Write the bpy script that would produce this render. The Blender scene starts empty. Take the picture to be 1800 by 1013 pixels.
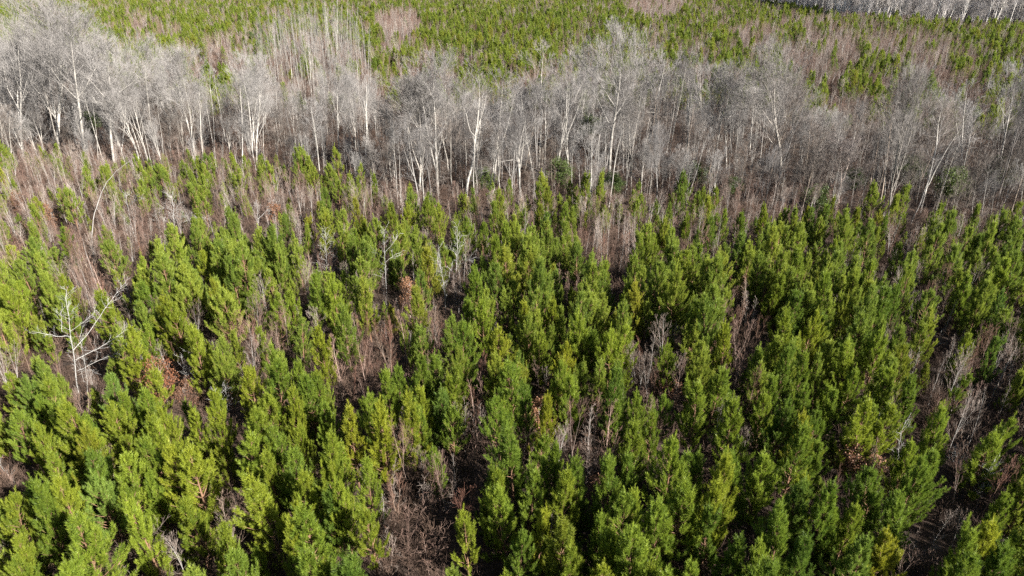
import bpy, math, random
import numpy as np
from mathutils import Vector, Matrix

# ---------------------------------------------------------------- camera, sky, sun, exposure
scene = bpy.context.scene
PITCH = math.radians(26.5)
CAM_H = 33.0
FPX = 1200.0
cam_data = bpy.data.cameras.new('camera')
cam_data.sensor_width = 36.0
cam_data.lens = 36.0 * FPX / 1800.0
cam_data.clip_start = 0.5
cam_data.clip_end = 3000.0
cam = bpy.data.objects.new('camera', cam_data)
scene.collection.objects.link(cam)
cam.location = (0, 0, CAM_H)
cam.rotation_euler = (math.pi / 2 - PITCH, 0, 0)
scene.camera = cam

SUN_EL = math.radians(32)
SUN_AZ = math.radians(180 - 52)          # clockwise from the view direction: behind, to the right
world = bpy.data.worlds.new('World')
scene.world = world
world.use_nodes = True
wn = world.node_tree.nodes
sky = wn.new('ShaderNodeTexSky')
sky.sky_type = 'NISHITA'
sky.sun_disc = False
sky.sun_elevation = SUN_EL
sky.sun_rotation = SUN_AZ
wn['Background'].inputs['Strength'].default_value = 0.04
world.node_tree.links.new(sky.outputs[0], wn['Background'].inputs['Color'])
sun_data = bpy.data.lights.new('sun', 'SUN')
sun_data.energy = 5.0
sun_data.angle = math.radians(0.5)
sun_data.color = (1.0, 0.965, 0.90)
sun = bpy.data.objects.new('sun', sun_data)
scene.collection.objects.link(sun)
sdir = Vector((math.sin(SUN_AZ) * math.cos(SUN_EL), math.cos(SUN_AZ) * math.cos(SUN_EL), math.sin(SUN_EL)))
sun.rotation_euler = sdir.to_track_quat('Z', 'Y').to_euler()
scene.view_settings.view_transform = 'Standard'
scene.view_settings.look = 'None'
scene.view_settings.exposure = 2.0
scene.view_settings.gamma = 1.0
scene.cycles.max_bounces = 5
scene.cycles.diffuse_bounces = 3
scene.cycles.transmission_bounces = 3
scene.cycles.volume_bounces = 0
scene.cycles.use_denoising = False

# ---------------------------------------------------------------- picture <-> place
FWD = np.array([0, math.cos(PITCH), -math.sin(PITCH)])
UP = np.array([0, math.sin(PITCH), math.cos(PITCH)])


def ground_z(x, y):
    return 0.35 * np.sin(x * 0.043 + 1.3) * np.cos(y * 0.037) + 0.12 * np.sin(x * 0.21 + y * 0.17)


def project(x, y, z):
    dz = z - CAM_H
    d = y * FWD[1] + dz * FWD[2]
    v = y * UP[1] + dz * UP[2]
    d = np.maximum(d, 0.1)
    return 900 + FPX * x / d, 506.5 - FPX * v / d, d


def ray(u, v):
    r = FWD + UP * ((506.5 - v) / FPX)
    return np.array([(u - 900) / FPX, r[1], r[2]])


def at_height(u, v, h):
    """the spot on the ground whose point h metres up is seen at u, v"""
    r = ray(u, v)
    z = h
    for _ in range(4):
        t = (z - CAM_H) / r[2]
        x, y = r[0] * t, r[1] * t
        z = float(ground_z(x, y)) + h
    return x, y


def from_base_top(ub, vb, ut, vt):
    x, y = at_height(ub, vb, 0.0)
    r = ray(ut, vt)
    t = y / r[1]
    z0 = float(ground_z(x, y))
    h = CAM_H + r[2] * t - z0
    return x, y, h, (r[0] * t - x) / h


# ---------------------------------------------------------------- materials
def nt(name):
    m = bpy.data.materials.new(name)
    m.use_nodes = True
    return m, m.node_tree.nodes, m.node_tree.links


def foliage_material(name, lo, hi, transl=0.3, rough=0.5):
    m, N, L = nt(name)
    b = N['Principled BSDF']
    out = N['Material Output']
    at = N.new('ShaderNodeAttribute'); at.attribute_name = 'tone'
    oi = N.new('ShaderNodeObjectInfo')
    ad = N.new('ShaderNodeMath'); ad.operation = 'MULTIPLY_ADD'
    L.new(oi.outputs['Random'], ad.inputs[0]); ad.inputs[1].default_value = 0.55
    s = N.new('ShaderNodeMath'); s.operation = 'MULTIPLY'; s.inputs[1].default_value = 0.45
    L.new(at.outputs['Fac'], s.inputs[0]); L.new(s.outputs[0], ad.inputs[2])
    mx = N.new('ShaderNodeMix'); mx.data_type = 'RGBA'
    mx.inputs['A'].default_value = (*lo, 1); mx.inputs['B'].default_value = (*hi, 1)
    L.new(ad.outputs[0], mx.inputs['Factor'])
    # a few plants are duller, yellower or bluer than their neighbours
    wn_ = N.new('ShaderNodeTexWhiteNoise'); wn_.noise_dimensions = '1D'
    L.new(oi.outputs['Random'], wn_.inputs['W'])
    rp = N.new('ShaderNodeValToRGB'); rp.color_ramp.interpolation = 'LINEAR'
    el = rp.color_ramp.elements
    el[0].position = 0.0; el[0].color = (1.10, .93, .8, 1)
    el[1].position = 1.0; el[1].color = (.80, .87, .92, 1)
    for p_, c_ in ((.08, (1.05, 1, .9, 1)), (.3, (1, 1, .95, 1)), (.7, (.98, 1, 1, 1)), (.9, (.9, .95, 1, 1))):
        q_ = el.new(p_); q_.color = c_
    L.new(wn_.outputs['Value'], rp.inputs[0])
    m0 = N.new('ShaderNodeMix'); m0.data_type = 'RGBA'; m0.blend_type = 'MULTIPLY'; m0.inputs['Factor'].default_value = 1
    L.new(mx.outputs['Result'], m0.inputs['A']); L.new(rp.outputs[0], m0.inputs['B'])
    mu = N.new('ShaderNodeMix'); mu.data_type = 'RGBA'; mu.blend_type = 'MULTIPLY'
    mu.inputs['Factor'].default_value = 1
    L.new(m0.outputs['Result'], mu.inputs['A']); L.new(oi.outputs['Color'], mu.inputs['B'])
    L.new(mu.outputs['Result'], b.inputs['Base Color'])
    b.inputs['Roughness'].default_value = rough
    b.inputs['Specular IOR Level'].default_value = 0.35
    tr = N.new('ShaderNodeBsdfTranslucent')
    L.new(mu.outputs['Result'], tr.inputs['Color'])
    ms = N.new('ShaderNodeMixShader'); ms.inputs[0].default_value = transl
    L.new(b.outputs[0], ms.inputs[1]); L.new(tr.outputs[0], ms.inputs[2])
    L.new(ms.outputs[0], out.inputs['Surface'])
    return m


def bark_material(name, lo, hi, scale=3.0, rnd=0.5, rough=0.85):
    m, N, L = nt(name)
    b = N['Principled BSDF']
    tc = N.new('ShaderNodeTexCoord')
    mp = N.new('ShaderNodeMapping'); mp.inputs['Scale'].default_value = (scale, scale, scale * 0.35)
    no = N.new('ShaderNodeTexNoise'); no.inputs['Scale'].default_value = 1.0; no.inputs['Detail'].default_value = 3
    L.new(tc.outputs['Object'], mp.inputs[0]); L.new(mp.outputs[0], no.inputs['Vector'])
    oi = N.new('ShaderNodeObjectInfo')
    ad = N.new('ShaderNodeMath'); ad.operation = 'MULTIPLY_ADD'
    L.new(oi.outputs['Random'], ad.inputs[0]); ad.inputs[1].default_value = rnd
    s = N.new('ShaderNodeMapRange'); s.inputs['From Min'].default_value = 0.35; s.inputs['From Max'].default_value = 0.65
    s.inputs['To Max'].default_value = 1 - rnd
    L.new(no.outputs['Fac'], s.inputs['Value']); L.new(s.outputs[0], ad.inputs[2])
    mx = N.new('ShaderNodeMix'); mx.data_type = 'RGBA'
    mx.inputs['A'].default_value = (*lo, 1); mx.inputs['B'].default_value = (*hi, 1)
    L.new(ad.outputs[0], mx.inputs['Factor'])
    mu = N.new('ShaderNodeMix'); mu.data_type = 'RGBA'; mu.blend_type = 'MULTIPLY'
    mu.inputs['Factor'].default_value = 1
    L.new(mx.outputs['Result'], mu.inputs['A']); L.new(oi.outputs['Color'], mu.inputs['B'])
    L.new(mu.outputs['Result'], b.inputs['Base Color'])
    b.inputs['Roughness'].default_value = rough
    b.inputs['Specular IOR Level'].default_value = 0.2
    return m


M_NEEDLE = foliage_material('pine needles', (0.115, 0.172, 0.026), (0.285, 0.325, 0.044), 0.45)
M_PBARK = bark_material('pine bark', (0.09, 0.05, 0.03), (0.20, 0.115, 0.07))
M_PALE = bark_material('pale bark', (0.16, 0.148, 0.132), (0.48, 0.445, 0.40), 2.5, 0.45)
M_TWIG = bark_material('grey twigs', (0.125, 0.114, 0.106), (0.255, 0.238, 0.225), 0.6)
M_UTWIG = bark_material('brown understory twigs', (0.07, 0.056, 0.047), (0.20, 0.17, 0.148), 0.6)
M_MID = bark_material('mottled grey bark', (0.09, 0.08, 0.07), (0.36, 0.33, 0.29), 2.5, 0.35)
M_WHITE = bark_material('weathered wood', (0.18, 0.172, 0.16), (0.44, 0.42, 0.395), 5.0)
M_DARK = bark_material('dark bark', (0.035, 0.03, 0.028), (0.10, 0.085, 0.07), 1.5)
M_SAPL = bark_material('sapling bark', (0.115, 0.08, 0.062), (0.28, 0.232, 0.20), 1.0, 0.7)
M_STEM = bark_material('pale sapling bark', (0.20, 0.18, 0.165), (0.44, 0.41, 0.38), 2.0, 0.6)
M_RED = bark_material('red twigs', (0.095, 0.055, 0.042), (0.20, 0.135, 0.108), 1.0, 0.6)
M_OAK = foliage_material('dead oak leaves', (0.13, 0.055, 0.03), (0.26, 0.14, 0.08), 0.3, 0.7)
M_HOLLY = foliage_material('broad evergreen leaves', (0.035, 0.058, 0.014), (0.095, 0.125, 0.025), 0.15, 0.5)
M_BRUSH = bark_material('dry brush', (0.04, 0.025, 0.019), (0.13, 0.085, 0.062), 1.0, 0.8)
M_GRASS = foliage_material('dry grass', (0.22, 0.15, 0.075), (0.38, 0.29, 0.16), 0.3, 0.8)


def ground_material():
    m, N, L = nt('leaf litter')
    b = N['Principled BSDF']
    tc = N.new('ShaderNodeTexCoord')
    def noise(s, d):
        n = N.new('ShaderNodeTexNoise'); n.inputs['Scale'].default_value = s; n.inputs['Detail'].default_value = d
        L.new(tc.outputs['Object'], n.inputs['Vector']); return n
    n1, n2, n3 = noise(0.06, 4), noise(1.4, 6), noise(9.0, 4)
    r1 = N.new('ShaderNodeValToRGB')
    e = r1.color_ramp.elements
    e[0].position = 0.3; e[0].color = (0.022, 0.013, 0.009, 1)
    e[1].position = 0.7; e[1].color = (0.07, 0.044, 0.029, 1)
    x = r1.color_ramp.elements.new(0.5); x.color = (0.036, 0.022, 0.015, 1)
    L.new(n2.outputs['Fac'], r1.inputs[0])
    r2 = N.new('ShaderNodeValToRGB')
    r2.color_ramp.elements[0].position = 0.4; r2.color_ramp.elements[0].color = (0.85, 0.75, 0.65, 1)
    r2.color_ramp.elements[1].position = 0.65; r2.color_ramp.elements[1].color = (1.2, 1.15, 0.95, 1)
    L.new(n1.outputs['Fac'], r2.inputs[0])
    mu = N.new('ShaderNodeMix'); mu.data_type = 'RGBA'; mu.blend_type = 'MULTIPLY'; mu.inputs['Factor'].default_value = 1
    L.new(r1.outputs[0], mu.inputs['A']); L.new(r2.outputs[0], mu.inputs['B'])
    L.new(mu.outputs['Result'], b.inputs['Base Color'])
    b.inputs['Roughness'].default_value = 0.95
    bp = N.new('ShaderNodeBump'); bp.inputs['Strength'].default_value = 0.8; bp.inputs['Distance'].default_value = 0.15
    L.new(n3.outputs['Fac'], bp.inputs['Height']); L.new(bp.outputs[0], b.inputs['Normal'])
    return m


# ---------------------------------------------------------------- mesh helpers
def make_mesh(name, verts, faces_tri, mats, mat_idx=None, tone=None, smooth=False, quads=None):
    me = bpy.data.meshes.new(name)
    v = np.asarray(verts, dtype=np.float32)
    parts, sizes = [], []
    if faces_tri is not None and len(faces_tri):
        f = np.asarray(faces_tri, dtype=np.int32); parts.append(f.ravel()); sizes.append(np.full(len(f), 3, dtype=np.int32))
    if quads is not None and len(quads):
        f = np.asarray(quads, dtype=np.int32); parts.append(f.ravel()); sizes.append(np.full(len(f), 4, dtype=np.int32))
    loops = np.concatenate(parts); sz = np.concatenate(sizes)
    me.vertices.add(len(v)); me.vertices.foreach_set('co', v.ravel())
    me.loops.add(len(loops)); me.loops.foreach_set('vertex_index', loops)
    me.polygons.add(len(sz))
    st = np.zeros(len(sz), dtype=np.int32); st[1:] = np.cumsum(sz)[:-1]
    me.polygons.foreach_set('loop_start', st)
    for m in mats: me.materials.append(m)
    if mat_idx is not None: me.polygons.foreach_set('material_index', np.asarray(mat_idx, dtype=np.int32))
    me.polygons.foreach_set('use_smooth', np.full(len(sz), smooth))
    if tone is not None:
        a = me.attributes.new('tone', 'FLOAT', 'POINT'); a.data.foreach_set('value', np.asarray(tone, dtype=np.float32))
    me.update(calc_edges=True)
    return me


class Tubes:
    """collects tapering bent tubes and builds them as one mesh"""
    def __init__(self): self.v = []; self.q = []; self.t = []; self.n = 0

    def add(self, pts, rad, sides=3):
        k = len(pts)
        P = np.array([tuple(p) for p in pts], dtype=float)
        R = np.array(rad, dtype=float)
        D = np.gradient(P, axis=0)
        D /= np.linalg.norm(D, axis=1)[:, None] + 1e-9
        a = np.array([0.0, 0, 1]) if abs(D[0][2]) < 0.9 else np.array([1.0, 0, 0])
        X = np.cross(D, a); X /= np.linalg.norm(X, axis=1)[:, None] + 1e-9
        Y = np.cross(D, X)
        ang = np.arange(sides) * 2 * math.pi / sides
        c, s = np.cos(ang), np.sin(ang)
        V = P[:, None, :] + R[:, None, None] * (c[None, :, None] * X[:, None, :] + s[None, :, None] * Y[:, None, :])
        self.v.append(V.reshape(-1, 3))
        i = np.arange(k - 1)[:, None] * sides; j = np.arange(sides)[None, :]; j2 = (j + 1) % sides
        q = np.stack([i + j, i + j2, i + sides + j2, i + sides + j], axis=-1).reshape(-1, 4) + self.n
        self.q.append(q)
        self.n += k * sides

    def mesh(self, name, mat, smooth=True):
        return make_mesh(name, np.concatenate(self.v), None, [mat], smooth=smooth, quads=np.concatenate(self.q))


def unit(v):
    return v / (np.linalg.norm(v) + 1e-9)


def perp_dir(d, ang, az):
    """direction at angle ang from d, azimuth az round it"""
    a = np.array([0.0, 0, 1]) if abs(d[2]) < 0.95 else np.array([1.0, 0, 0])
    x = unit(np.cross(d, a)); y = np.cross(d, x)
    return unit(d * math.cos(ang) + (x * math.cos(az) + y * math.sin(az)) * math.sin(ang))


def polyline(rng, p, d, length, segs, wob, trop):
    pts = [np.array(p, dtype=float)]
    step = length / segs
    for _ in range(segs):
        d = unit(d + np.array([rng.gauss(0, wob), rng.gauss(0, wob), rng.gauss(0, wob) + trop]))
        pts.append(pts[-1] + d * step)
    return pts, d


def along(pts, t):
    k = len(pts) - 1
    f = min(max(t * k, 0), k - 1e-6); i = int(f)
    return pts[i] + (pts[i + 1] - pts[i]) * (f - i), unit(pts[i + 1] - pts[i])


# ---------------------------------------------------------------- bare broadleaf trees (trunk + crown)
def bare_tree(seed, H, r0, start, limbs, limb_ang, limb_len, fork=0, kids=(6, 5, 4), wob=0.06, trop=0.10,
              twig_r=0.0115, kink=0.03, shorten=0.55, bark=None, twig=None, dieback=0.0, leader=True, limb_r=0.42):
    rng = random.Random(seed)
    T, C = Tubes(), Tubes()
    top = H if leader else H * 0.72
    tp, td = polyline(rng, (0, 0, -0.3), np.array([rng.gauss(0, 0.03), rng.gauss(0, 0.03), 1.0]), top, 14, kink, 0.05)
    n = len(tp)
    rad = [r0 * ((1 - i / (n - 1)) ** 0.8 * 0.88 + 0.06) for i in range(n)]
    rad[0] *= 1.35
    T.add(tp, rad, 7)
    stems = [(tp, rad, start)]
    for k in range(fork):
        t = rng.uniform(0.3, 0.5) if k else rng.uniform(0.2, 0.45)
        p, d = along(tp, t)
        fp, fd = polyline(rng, p, perp_dir(d, rng.uniform(0.16, 0.34), rng.uniform(0, 6.28)), H * (1 - t) * rng.uniform(0.8, 0.95), 10, kink * 1.3, 0.09)
        r1 = r0 * (1 - t) * 0.75
        fr = [r1 * (1 - i / 10.5) ** 0.8 for i in range(11)]
        T.add(fp, fr, 6)
        stems.append((fp, fr, 0.3))

    def grow(p, d, length, r, lev):
        segs = 4 if lev < 2 else (3 if lev == 2 else 2)
        pts, e = polyline(rng, p, d, length, segs, wob * (1.6 if lev == 0 else 1.0), trop)
        rr = [max(r * (1 - 0.72 * i / segs), twig_r * 0.7) for i in range(segs + 1)]
        (T if lev == 0 and r > 0.045 else C).add(pts, rr, 5 if lev == 0 else 3)
        if lev >= len(kids): return
        for k in range(kids[lev]):
            if rng.random() < dieback: continue
            t = rng.uniform(0.22, 1.0) if k else 0.98
            q, dd = along(pts, t)
            a = rng.uniform(0.35, 0.85) if k else rng.uniform(0.0, 0.25)
            grow(q, perp_dir(dd, a, rng.uniform(0, 6.28)), length * rng.uniform(0.45, 0.75) * (1.15 - 0.45 * t), max(r * (1 - 0.6 * t) * 0.6, twig_r), lev + 1)

    for (sp, sr, st) in stems:
        nl = limbs if sp is tp else max(4, limbs // 2)
        for k in range(nl):
            t = st + (0.985 - st) * ((k + rng.random() * 0.8) / nl) ** 0.85
            p, d = along(sp, t)
            rel = (t - st) / (1 - st)
            a = limb_ang * (1.15 - 0.45 * rel) * rng.uniform(0.8, 1.2)
            ln = limb_len * H * (1 - shorten * rel) * rng.uniform(0.7, 1.2)
            i = min(int(t * (len(sr) - 1)), len(sr) - 1)
            grow(p, perp_dir(d, a, k * 2.4 + rng.uniform(-0.5, 0.5)), ln, max(sr[i] * limb_r, twig_r * 1.6), 0)
    bark = bark or M_PALE; twig = twig or M_TWIG
    return T.mesh('trunk', bark), C.mesh('crown', twig, False)


# ---------------------------------------------------------------- needles, leaves
def brush_shoots(rs, base, axis, length, n_need, nlen, width, tone):
    """bottle-brush shoots: base,axis (k,3), length (k,) -> verts,tris,tone"""
    k = len(base)
    t = rs.uniform(-0.05, 1.0, (k, n_need)) ** 1.0
    az = rs.uniform(0, 2 * np.pi, (k, n_need))
    ang = np.radians(rs.uniform(26, 60, (k, n_need)) * (1.0 - 0.55 * np.clip(t, 0, 1) ** 3))
    a = np.where(np.abs(axis[:, 2:3]) < 0.9, np.array([[0, 0, 1.0]]), np.array([[1.0, 0, 0]]))
    X = np.cross(axis, a); X /= np.linalg.norm(X, axis=1)[:, None]
    Y = np.cross(axis, X)
    rad = np.cos(az)[..., None] * X[:, None] + np.sin(az)[..., None] * Y[:, None]
    d = axis[:, None] * np.cos(ang)[..., None] + rad * np.sin(ang)[..., None]
    p = base[:, None] + axis[:, None] * (t * length[:, None])[..., None]
    L = nlen * rs.uniform(0.75, 1.15, (k, n_need))[..., None]
    side = np.cross(d, rs.normal(size=(k, n_need, 3))); side /= np.linalg.norm(side, axis=2)[..., None] + 1e-9
    w = width * 0.5
    tip = p + d * L
    tip[..., 2] += 0.0
    V = np.stack([p - side * w, p + side * w, tip + side * w * 0.35], axis=2).reshape(-1, 3)
    F = np.arange(len(V)).reshape(-1, 3)
    tn = np.repeat(tone, n_need * 3)
    return V, F, tn


def pine(seed, H=6.0, wid=1.0, sparse=0.0, lop=0.0, fork=0, n_need=72, crown_base=0.13, width=0.019):
    rng = random.Random(seed); rs = np.random.RandomState(seed)
    T = Tubes()
    tp, _ = polyline(rng, (0, 0, -0.2), np.array([rng.gauss(0, .03), rng.gauss(0, .03), 1.0]), H * 0.96, 12, 0.018, 0.04)
    T.add(tp, [0.075 * (1 - i / 12.6) + 0.008 for i in range(13)], 6)
    B, A, Ln, tn = [], [], [], []

    def shoot(p, d, ln, tone):
        B.append(p); A.append(unit(d)); Ln.append(ln); tn.append(tone)

    z = crown_base
    while z < 0.95:
        rel = (z - crown_base) / (1 - crown_base)
        prof = (0.62 + 0.5 * math.sin(min(rel * 1.9, 1.0) * math.pi * 0.5)) * (1 - rel) ** 0.95 * 1.38
        nb = rng.choice([4, 5, 5, 6])
        a0 = rng.uniform(0, 6.28)
        for k in range(nb):
            if rng.random() < sparse: continue
            az = a0 + k * 6.28 / nb + rng.uniform(-.3, .3)
            ln = H * 0.203 * wid * prof * rng.uniform(0.5, 1.25) * (1 + lop * math.cos(az)) + 0.16
            el = math.radians(20 + 36 * rel + rng.uniform(-9, 9))
            d = np.array([math.cos(az) * math.cos(el), math.sin(az) * math.cos(el), math.sin(el)])
            p0, _ = along(tp, z + rng.uniform(-0.012, 0.012))
            bp, bd = polyline(rng, p0, d, ln, 5, 0.05, 0.16)
            T.add(bp, [0.022 * (1 - i / 5.6) * (0.6 + ln * .4) + 0.004 for i in range(6)], 3)
            # foliage over the outer part; side shoots turned upward
            tone = rng.uniform(0, 1)
            shoot(bp[-2], unit(bp[-1] - bp[-2]) + np.array([0, 0, .8]), 0.52, min(1, tone + .25))
            if ln > 0.4:
                shoot(bp[3], bp[4] - bp[3], np.linalg.norm(bp[4] - bp[3]) + .1, tone)
            ns = int(ln * 3.3) + 1
            for s in range(ns):
                t = rng.uniform(0.3, 0.97)
                q, dd = along(bp, t)
                sd = perp_dir(dd, rng.uniform(0.5, 0.95), rng.uniform(0, 6.28))
                sl = rng.uniform(0.26, 0.56) * (1.2 - 0.5 * t)
                sd = unit(sd + np.array([0, 0, 1.25]))
                shoot(q + sd * 0.04, sd + np.array([0, 0, .2]), sl + 0.12, min(1, max(0, tone + rng.uniform(-.25, .3))))
        z += (0.062 + rng.uniform(-0.01, 0.012)) * (6.0 / H)
    tip = tp[-1]
    shoot(tp[-3], tp[-2] - tp[-3], H * 0.09, .6)
    shoot(tp[-2], tp[-1] - tp[-2], H * 0.08, .6)
    shoot(tip, np.array([rng.gauss(0, .06), rng.gauss(0, .06), 1]), 0.78, 1)
    for k in range(5):
        az = k * 1.256 + rng.random()
        shoot(tip - np.array([0, 0, .05]), np.array([math.cos(az) * .5, math.sin(az) * .5, 1]), 0.30, .9)
    for f in range(fork):
        p0, _ = along(tp, rng.uniform(.5, .75)); az = rng.uniform(0, 6.28)
        fp, _ = polyline(rng, p0, np.array([math.cos(az) * .45, math.sin(az) * .45, 1]), H * rng.uniform(.22, .34), 6, .04, .12)
        T.add(fp, [.03 * (1 - i / 7) + .006 for i in range(7)], 4)
        for q in range(22):
            t = rng.uniform(.15, .95); p1, d1 = along(fp, t)
            sd = unit(perp_dir(d1, rng.uniform(.5, 1.0), rng.uniform(0, 6.28)) + np.array([0, 0, .5]))
            shoot(p1, sd, rng.uniform(.3, .75) * (1.25 - t), rng.uniform(.2, 1))
        shoot(fp[-1], np.array([0, 0, 1]), .5, 1)
    B, A, Ln, tn = np.array(B), np.array(A), np.array(Ln), np.array(tn)
    V, F, t = brush_shoots(rs, B, A, Ln, n_need, 0.17, width, tn)
    return T.mesh('trunk', M_PBARK), make_mesh('crown', V, F, [M_NEEDLE], tone=t)


def leaf_cards(rs, centers, n, spread, size, mat, name, flat=0.0):
    k = len(centers)
    p = np.repeat(np.asarray(centers), n, axis=0) + rs.normal(size=(k * n, 3)) * spread
    d = rs.normal(size=p.shape); d[:, 2] *= (1 - flat); d /= np.linalg.norm(d, axis=1)[:, None]
    s = np.cross(d, rs.normal(size=p.shape)); s /= np.linalg.norm(s, axis=1)[:, None]
    L = size * rs.uniform(0.6, 1.2, (len(p), 1))
    V = np.stack([p, p + d * L * .5 + s * L * .35, p + d * L, p + d * L * .5 - s * L * .35], axis=1).reshape(-1, 3)
    Q = np.arange(len(V)).reshape(-1, 4)
    tone = np.repeat(rs.uniform(0, 1, len(p)), 4)
    return make_mesh(name, V, None, [mat], tone=tone, quads=Q)


def leafy_tree(seed, H, r, n, size, mat, bark, twiggy=True, leaves=26, spread=0.16):
    rng = random.Random(seed); rs = np.random.RandomState(seed)
    T = Tubes(); tips = []
    tp, _ = polyline(rng, (0, 0, -.2), np.array([0, 0, 1.0]), H, 8, 0.05, .05)
    T.add(tp, [0.07 * (1 - i / 9) + .01 for i in range(9)], 5)
    for k in range(n):
        t = rng.uniform(0.15, 0.98)
        p, d = along(tp, t)
        ln = r * (1.15 - 0.75 * abs(t - 0.35)) * rng.uniform(.6, 1.1)
        bp, _ = polyline(rng, p, perp_dir(d, rng.uniform(.7, 1.3), rng.uniform(0, 6.28)), ln, 4, .09, .1)
        T.add(bp, [0.02 * (1 - i / 4.6) + .004 for i in range(5)], 3)
        for i in range(4):
            q, dd = along(bp, rng.uniform(.3, 1))
            e, _ = polyline(rng, q, perp_dir(dd, .7, rng.uniform(0, 6.28)), ln * .4, 2, .1, .1)
            T.add(e, [.008, .006, .004], 3); tips.append(e[-1]); tips.append(e[1])
    return T.mesh('trunk', bark), leaf_cards(rs, tips, leaves, spread, size, mat, 'crown')


# ---------------------------------------------------------------- objects
COL = scene.collection


def new_obj(name, mesh, parent=None):
    o = bpy.data.objects.new(name, mesh); COL.objects.link(o)
    if parent: o.parent = parent
    return o


def make_thing(name, trunk_mesh, crown_mesh):
    e = bpy.data.objects.new(name, None); COL.objects.link(e); e.empty_display_size = 0.3
    a = new_obj('trunk', trunk_mesh, e)
    b = new_obj('crown', crown_mesh, e)
    return (e, a, b)


class Kind:
    """prototypes of one kind; the first use of a prototype is the prototype itself"""
    def __init__(self, name, meshes): self.name = name; self.meshes = meshes; self.proto = {}

    def put(self, var, x, y, h_scale, rot, tilt=(0, 0), w_scale=None, tint=None, bark=None):
        var %= len(self.meshes)
        if var not in self.proto:
            t = make_thing(self.name, *self.meshes[var]); self.proto[var] = t
        else:
            s = self.proto[var]
            e = s[0].copy(); COL.objects.link(e)
            parts = []
            for ch in s[1:]:
                c = ch.copy(); COL.objects.link(c); c.parent = e; parts.append(c)
            t = (e, *parts)
        e = t[0]
        w = w_scale or h_scale
        m = Matrix.Translation((x, y, float(ground_z(x, y)))) @ Matrix.Rotation(tilt[0], 4, 'Y') @ Matrix.Rotation(tilt[1], 4, 'X') @ Matrix.Rotation(rot, 4, 'Z')
        e.location = m.to_translation(); e.rotation_euler = m.to_euler()
        e.scale = (w, w, h_scale)
        t[2].color = (*(tint or (1, 1, 1)), 1)
        t[1].color = (*(bark or (1, 1, 1)), 1)
        return t


def describe(e, label, cat, group=None):
    e['label'] = label; e['category'] = cat
    if group: e['group'] = group


def stuff(name, label, cat, pts, protos):
    """one object that scatters copies of given parts; pts rows: x,y,z,rot,scale,wscale,tiltx,tilty,variant"""
    pts = np.asarray(pts, dtype=np.float32)
    me = bpy.data.meshes.new(name)
    me.vertices.add(len(pts)); me.vertices.foreach_set('co', pts[:, :3].ravel().copy())
    def att(n, ty, data, key='value'):
        a = me.attributes.new(n, ty, 'POINT'); a.data.foreach_set(key, np.ascontiguousarray(data).ravel())
    att('turn', 'FLOAT_VECTOR', np.stack([pts[:, 6], pts[:, 7], pts[:, 3]], 1), 'vector')
    att('size', 'FLOAT_VECTOR', np.stack([pts[:, 5], pts[:, 5], pts[:, 4]], 1), 'vector')
    att('kindno', 'INT', pts[:, 8].astype(np.int32))
    o = new_obj(name, me)
    o['kind'] = 'stuff'; describe(o, label, cat)
    g = bpy.data.node_groups.new(name, 'GeometryNodeTree')
    g.interface.new_socket('Geometry', in_out='INPUT', socket_type='NodeSocketGeometry')
    g.interface.new_socket('Geometry', in_out='OUTPUT', socket_type='NodeSocketGeometry')
    N, L = g.nodes, g.links
    gi, go = N.new('NodeGroupInput'), N.new('NodeGroupOutput')
    jo = N.new('GeometryNodeJoinGeometry')
    def named(n, ty):
        a = N.new('GeometryNodeInputNamedAttribute'); a.data_type = ty; a.inputs['Name'].default_value = n; return a
    ar, as_, ak = named('turn', 'FLOAT_VECTOR'), named('size', 'FLOAT_VECTOR'), named('kindno', 'INT')
    for k, parts in enumerate(protos):
        cmp = N.new('FunctionNodeCompare'); cmp.data_type = 'INT'; cmp.operation = 'EQUAL'
        cmp.inputs[3].default_value = k
        L.new(ak.outputs[0], cmp.inputs[2])
        ins = N.new('GeometryNodeInstanceOnPoints')
        L.new(gi.outputs[0], ins.inputs['Points']); L.new(cmp.outputs[0], ins.inputs['Selection'])
        j2 = N.new('GeometryNodeJoinGeometry')
        for pt in parts:
            oi = N.new('GeometryNodeObjectInfo'); oi.transform_space = 'ORIGINAL'; oi.inputs['Object'].default_value = pt
            L.new(oi.outputs['Geometry'], j2.inputs[0])
        L.new(j2.outputs[0], ins.inputs['Instance'])
        L.new(ar.outputs[0], ins.inputs['Rotation']); L.new(as_.outputs[0], ins.inputs['Scale'])
        L.new(ins.outputs[0], jo.inputs[0])
    L.new(jo.outputs[0], go.inputs[0])
    mod = o.modifiers.new('scatter', 'NODES'); mod.node_group = g
    return o


# ---------------------------------------------------------------- ground
def build_ground():
    xs = np.concatenate([[-900], np.linspace(-480, 480, 161), [900]])
    ys = np.concatenate([[-150, -60], np.linspace(-20, 700, 161), [1100]])
    X, Y = np.meshgrid(xs, ys)
    Z = ground_z(X, Y)
    V = np.stack([X, Y, Z], -1).reshape(-1, 3)
    nx, ny = len(xs), len(ys)
    i = np.arange(ny - 1)[:, None] * nx + np.arange(nx - 1)[None]
    Q = np.stack([i, i + 1, i + nx + 1, i + nx], -1).reshape(-1, 4)
    o = new_obj('ground', make_mesh('ground', V, None, [ground_material()], smooth=True, quads=Q))
    o['kind'] = 'structure'; o['label'] = 'forest floor of brown leaf litter under the trees'


build_ground()

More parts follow.
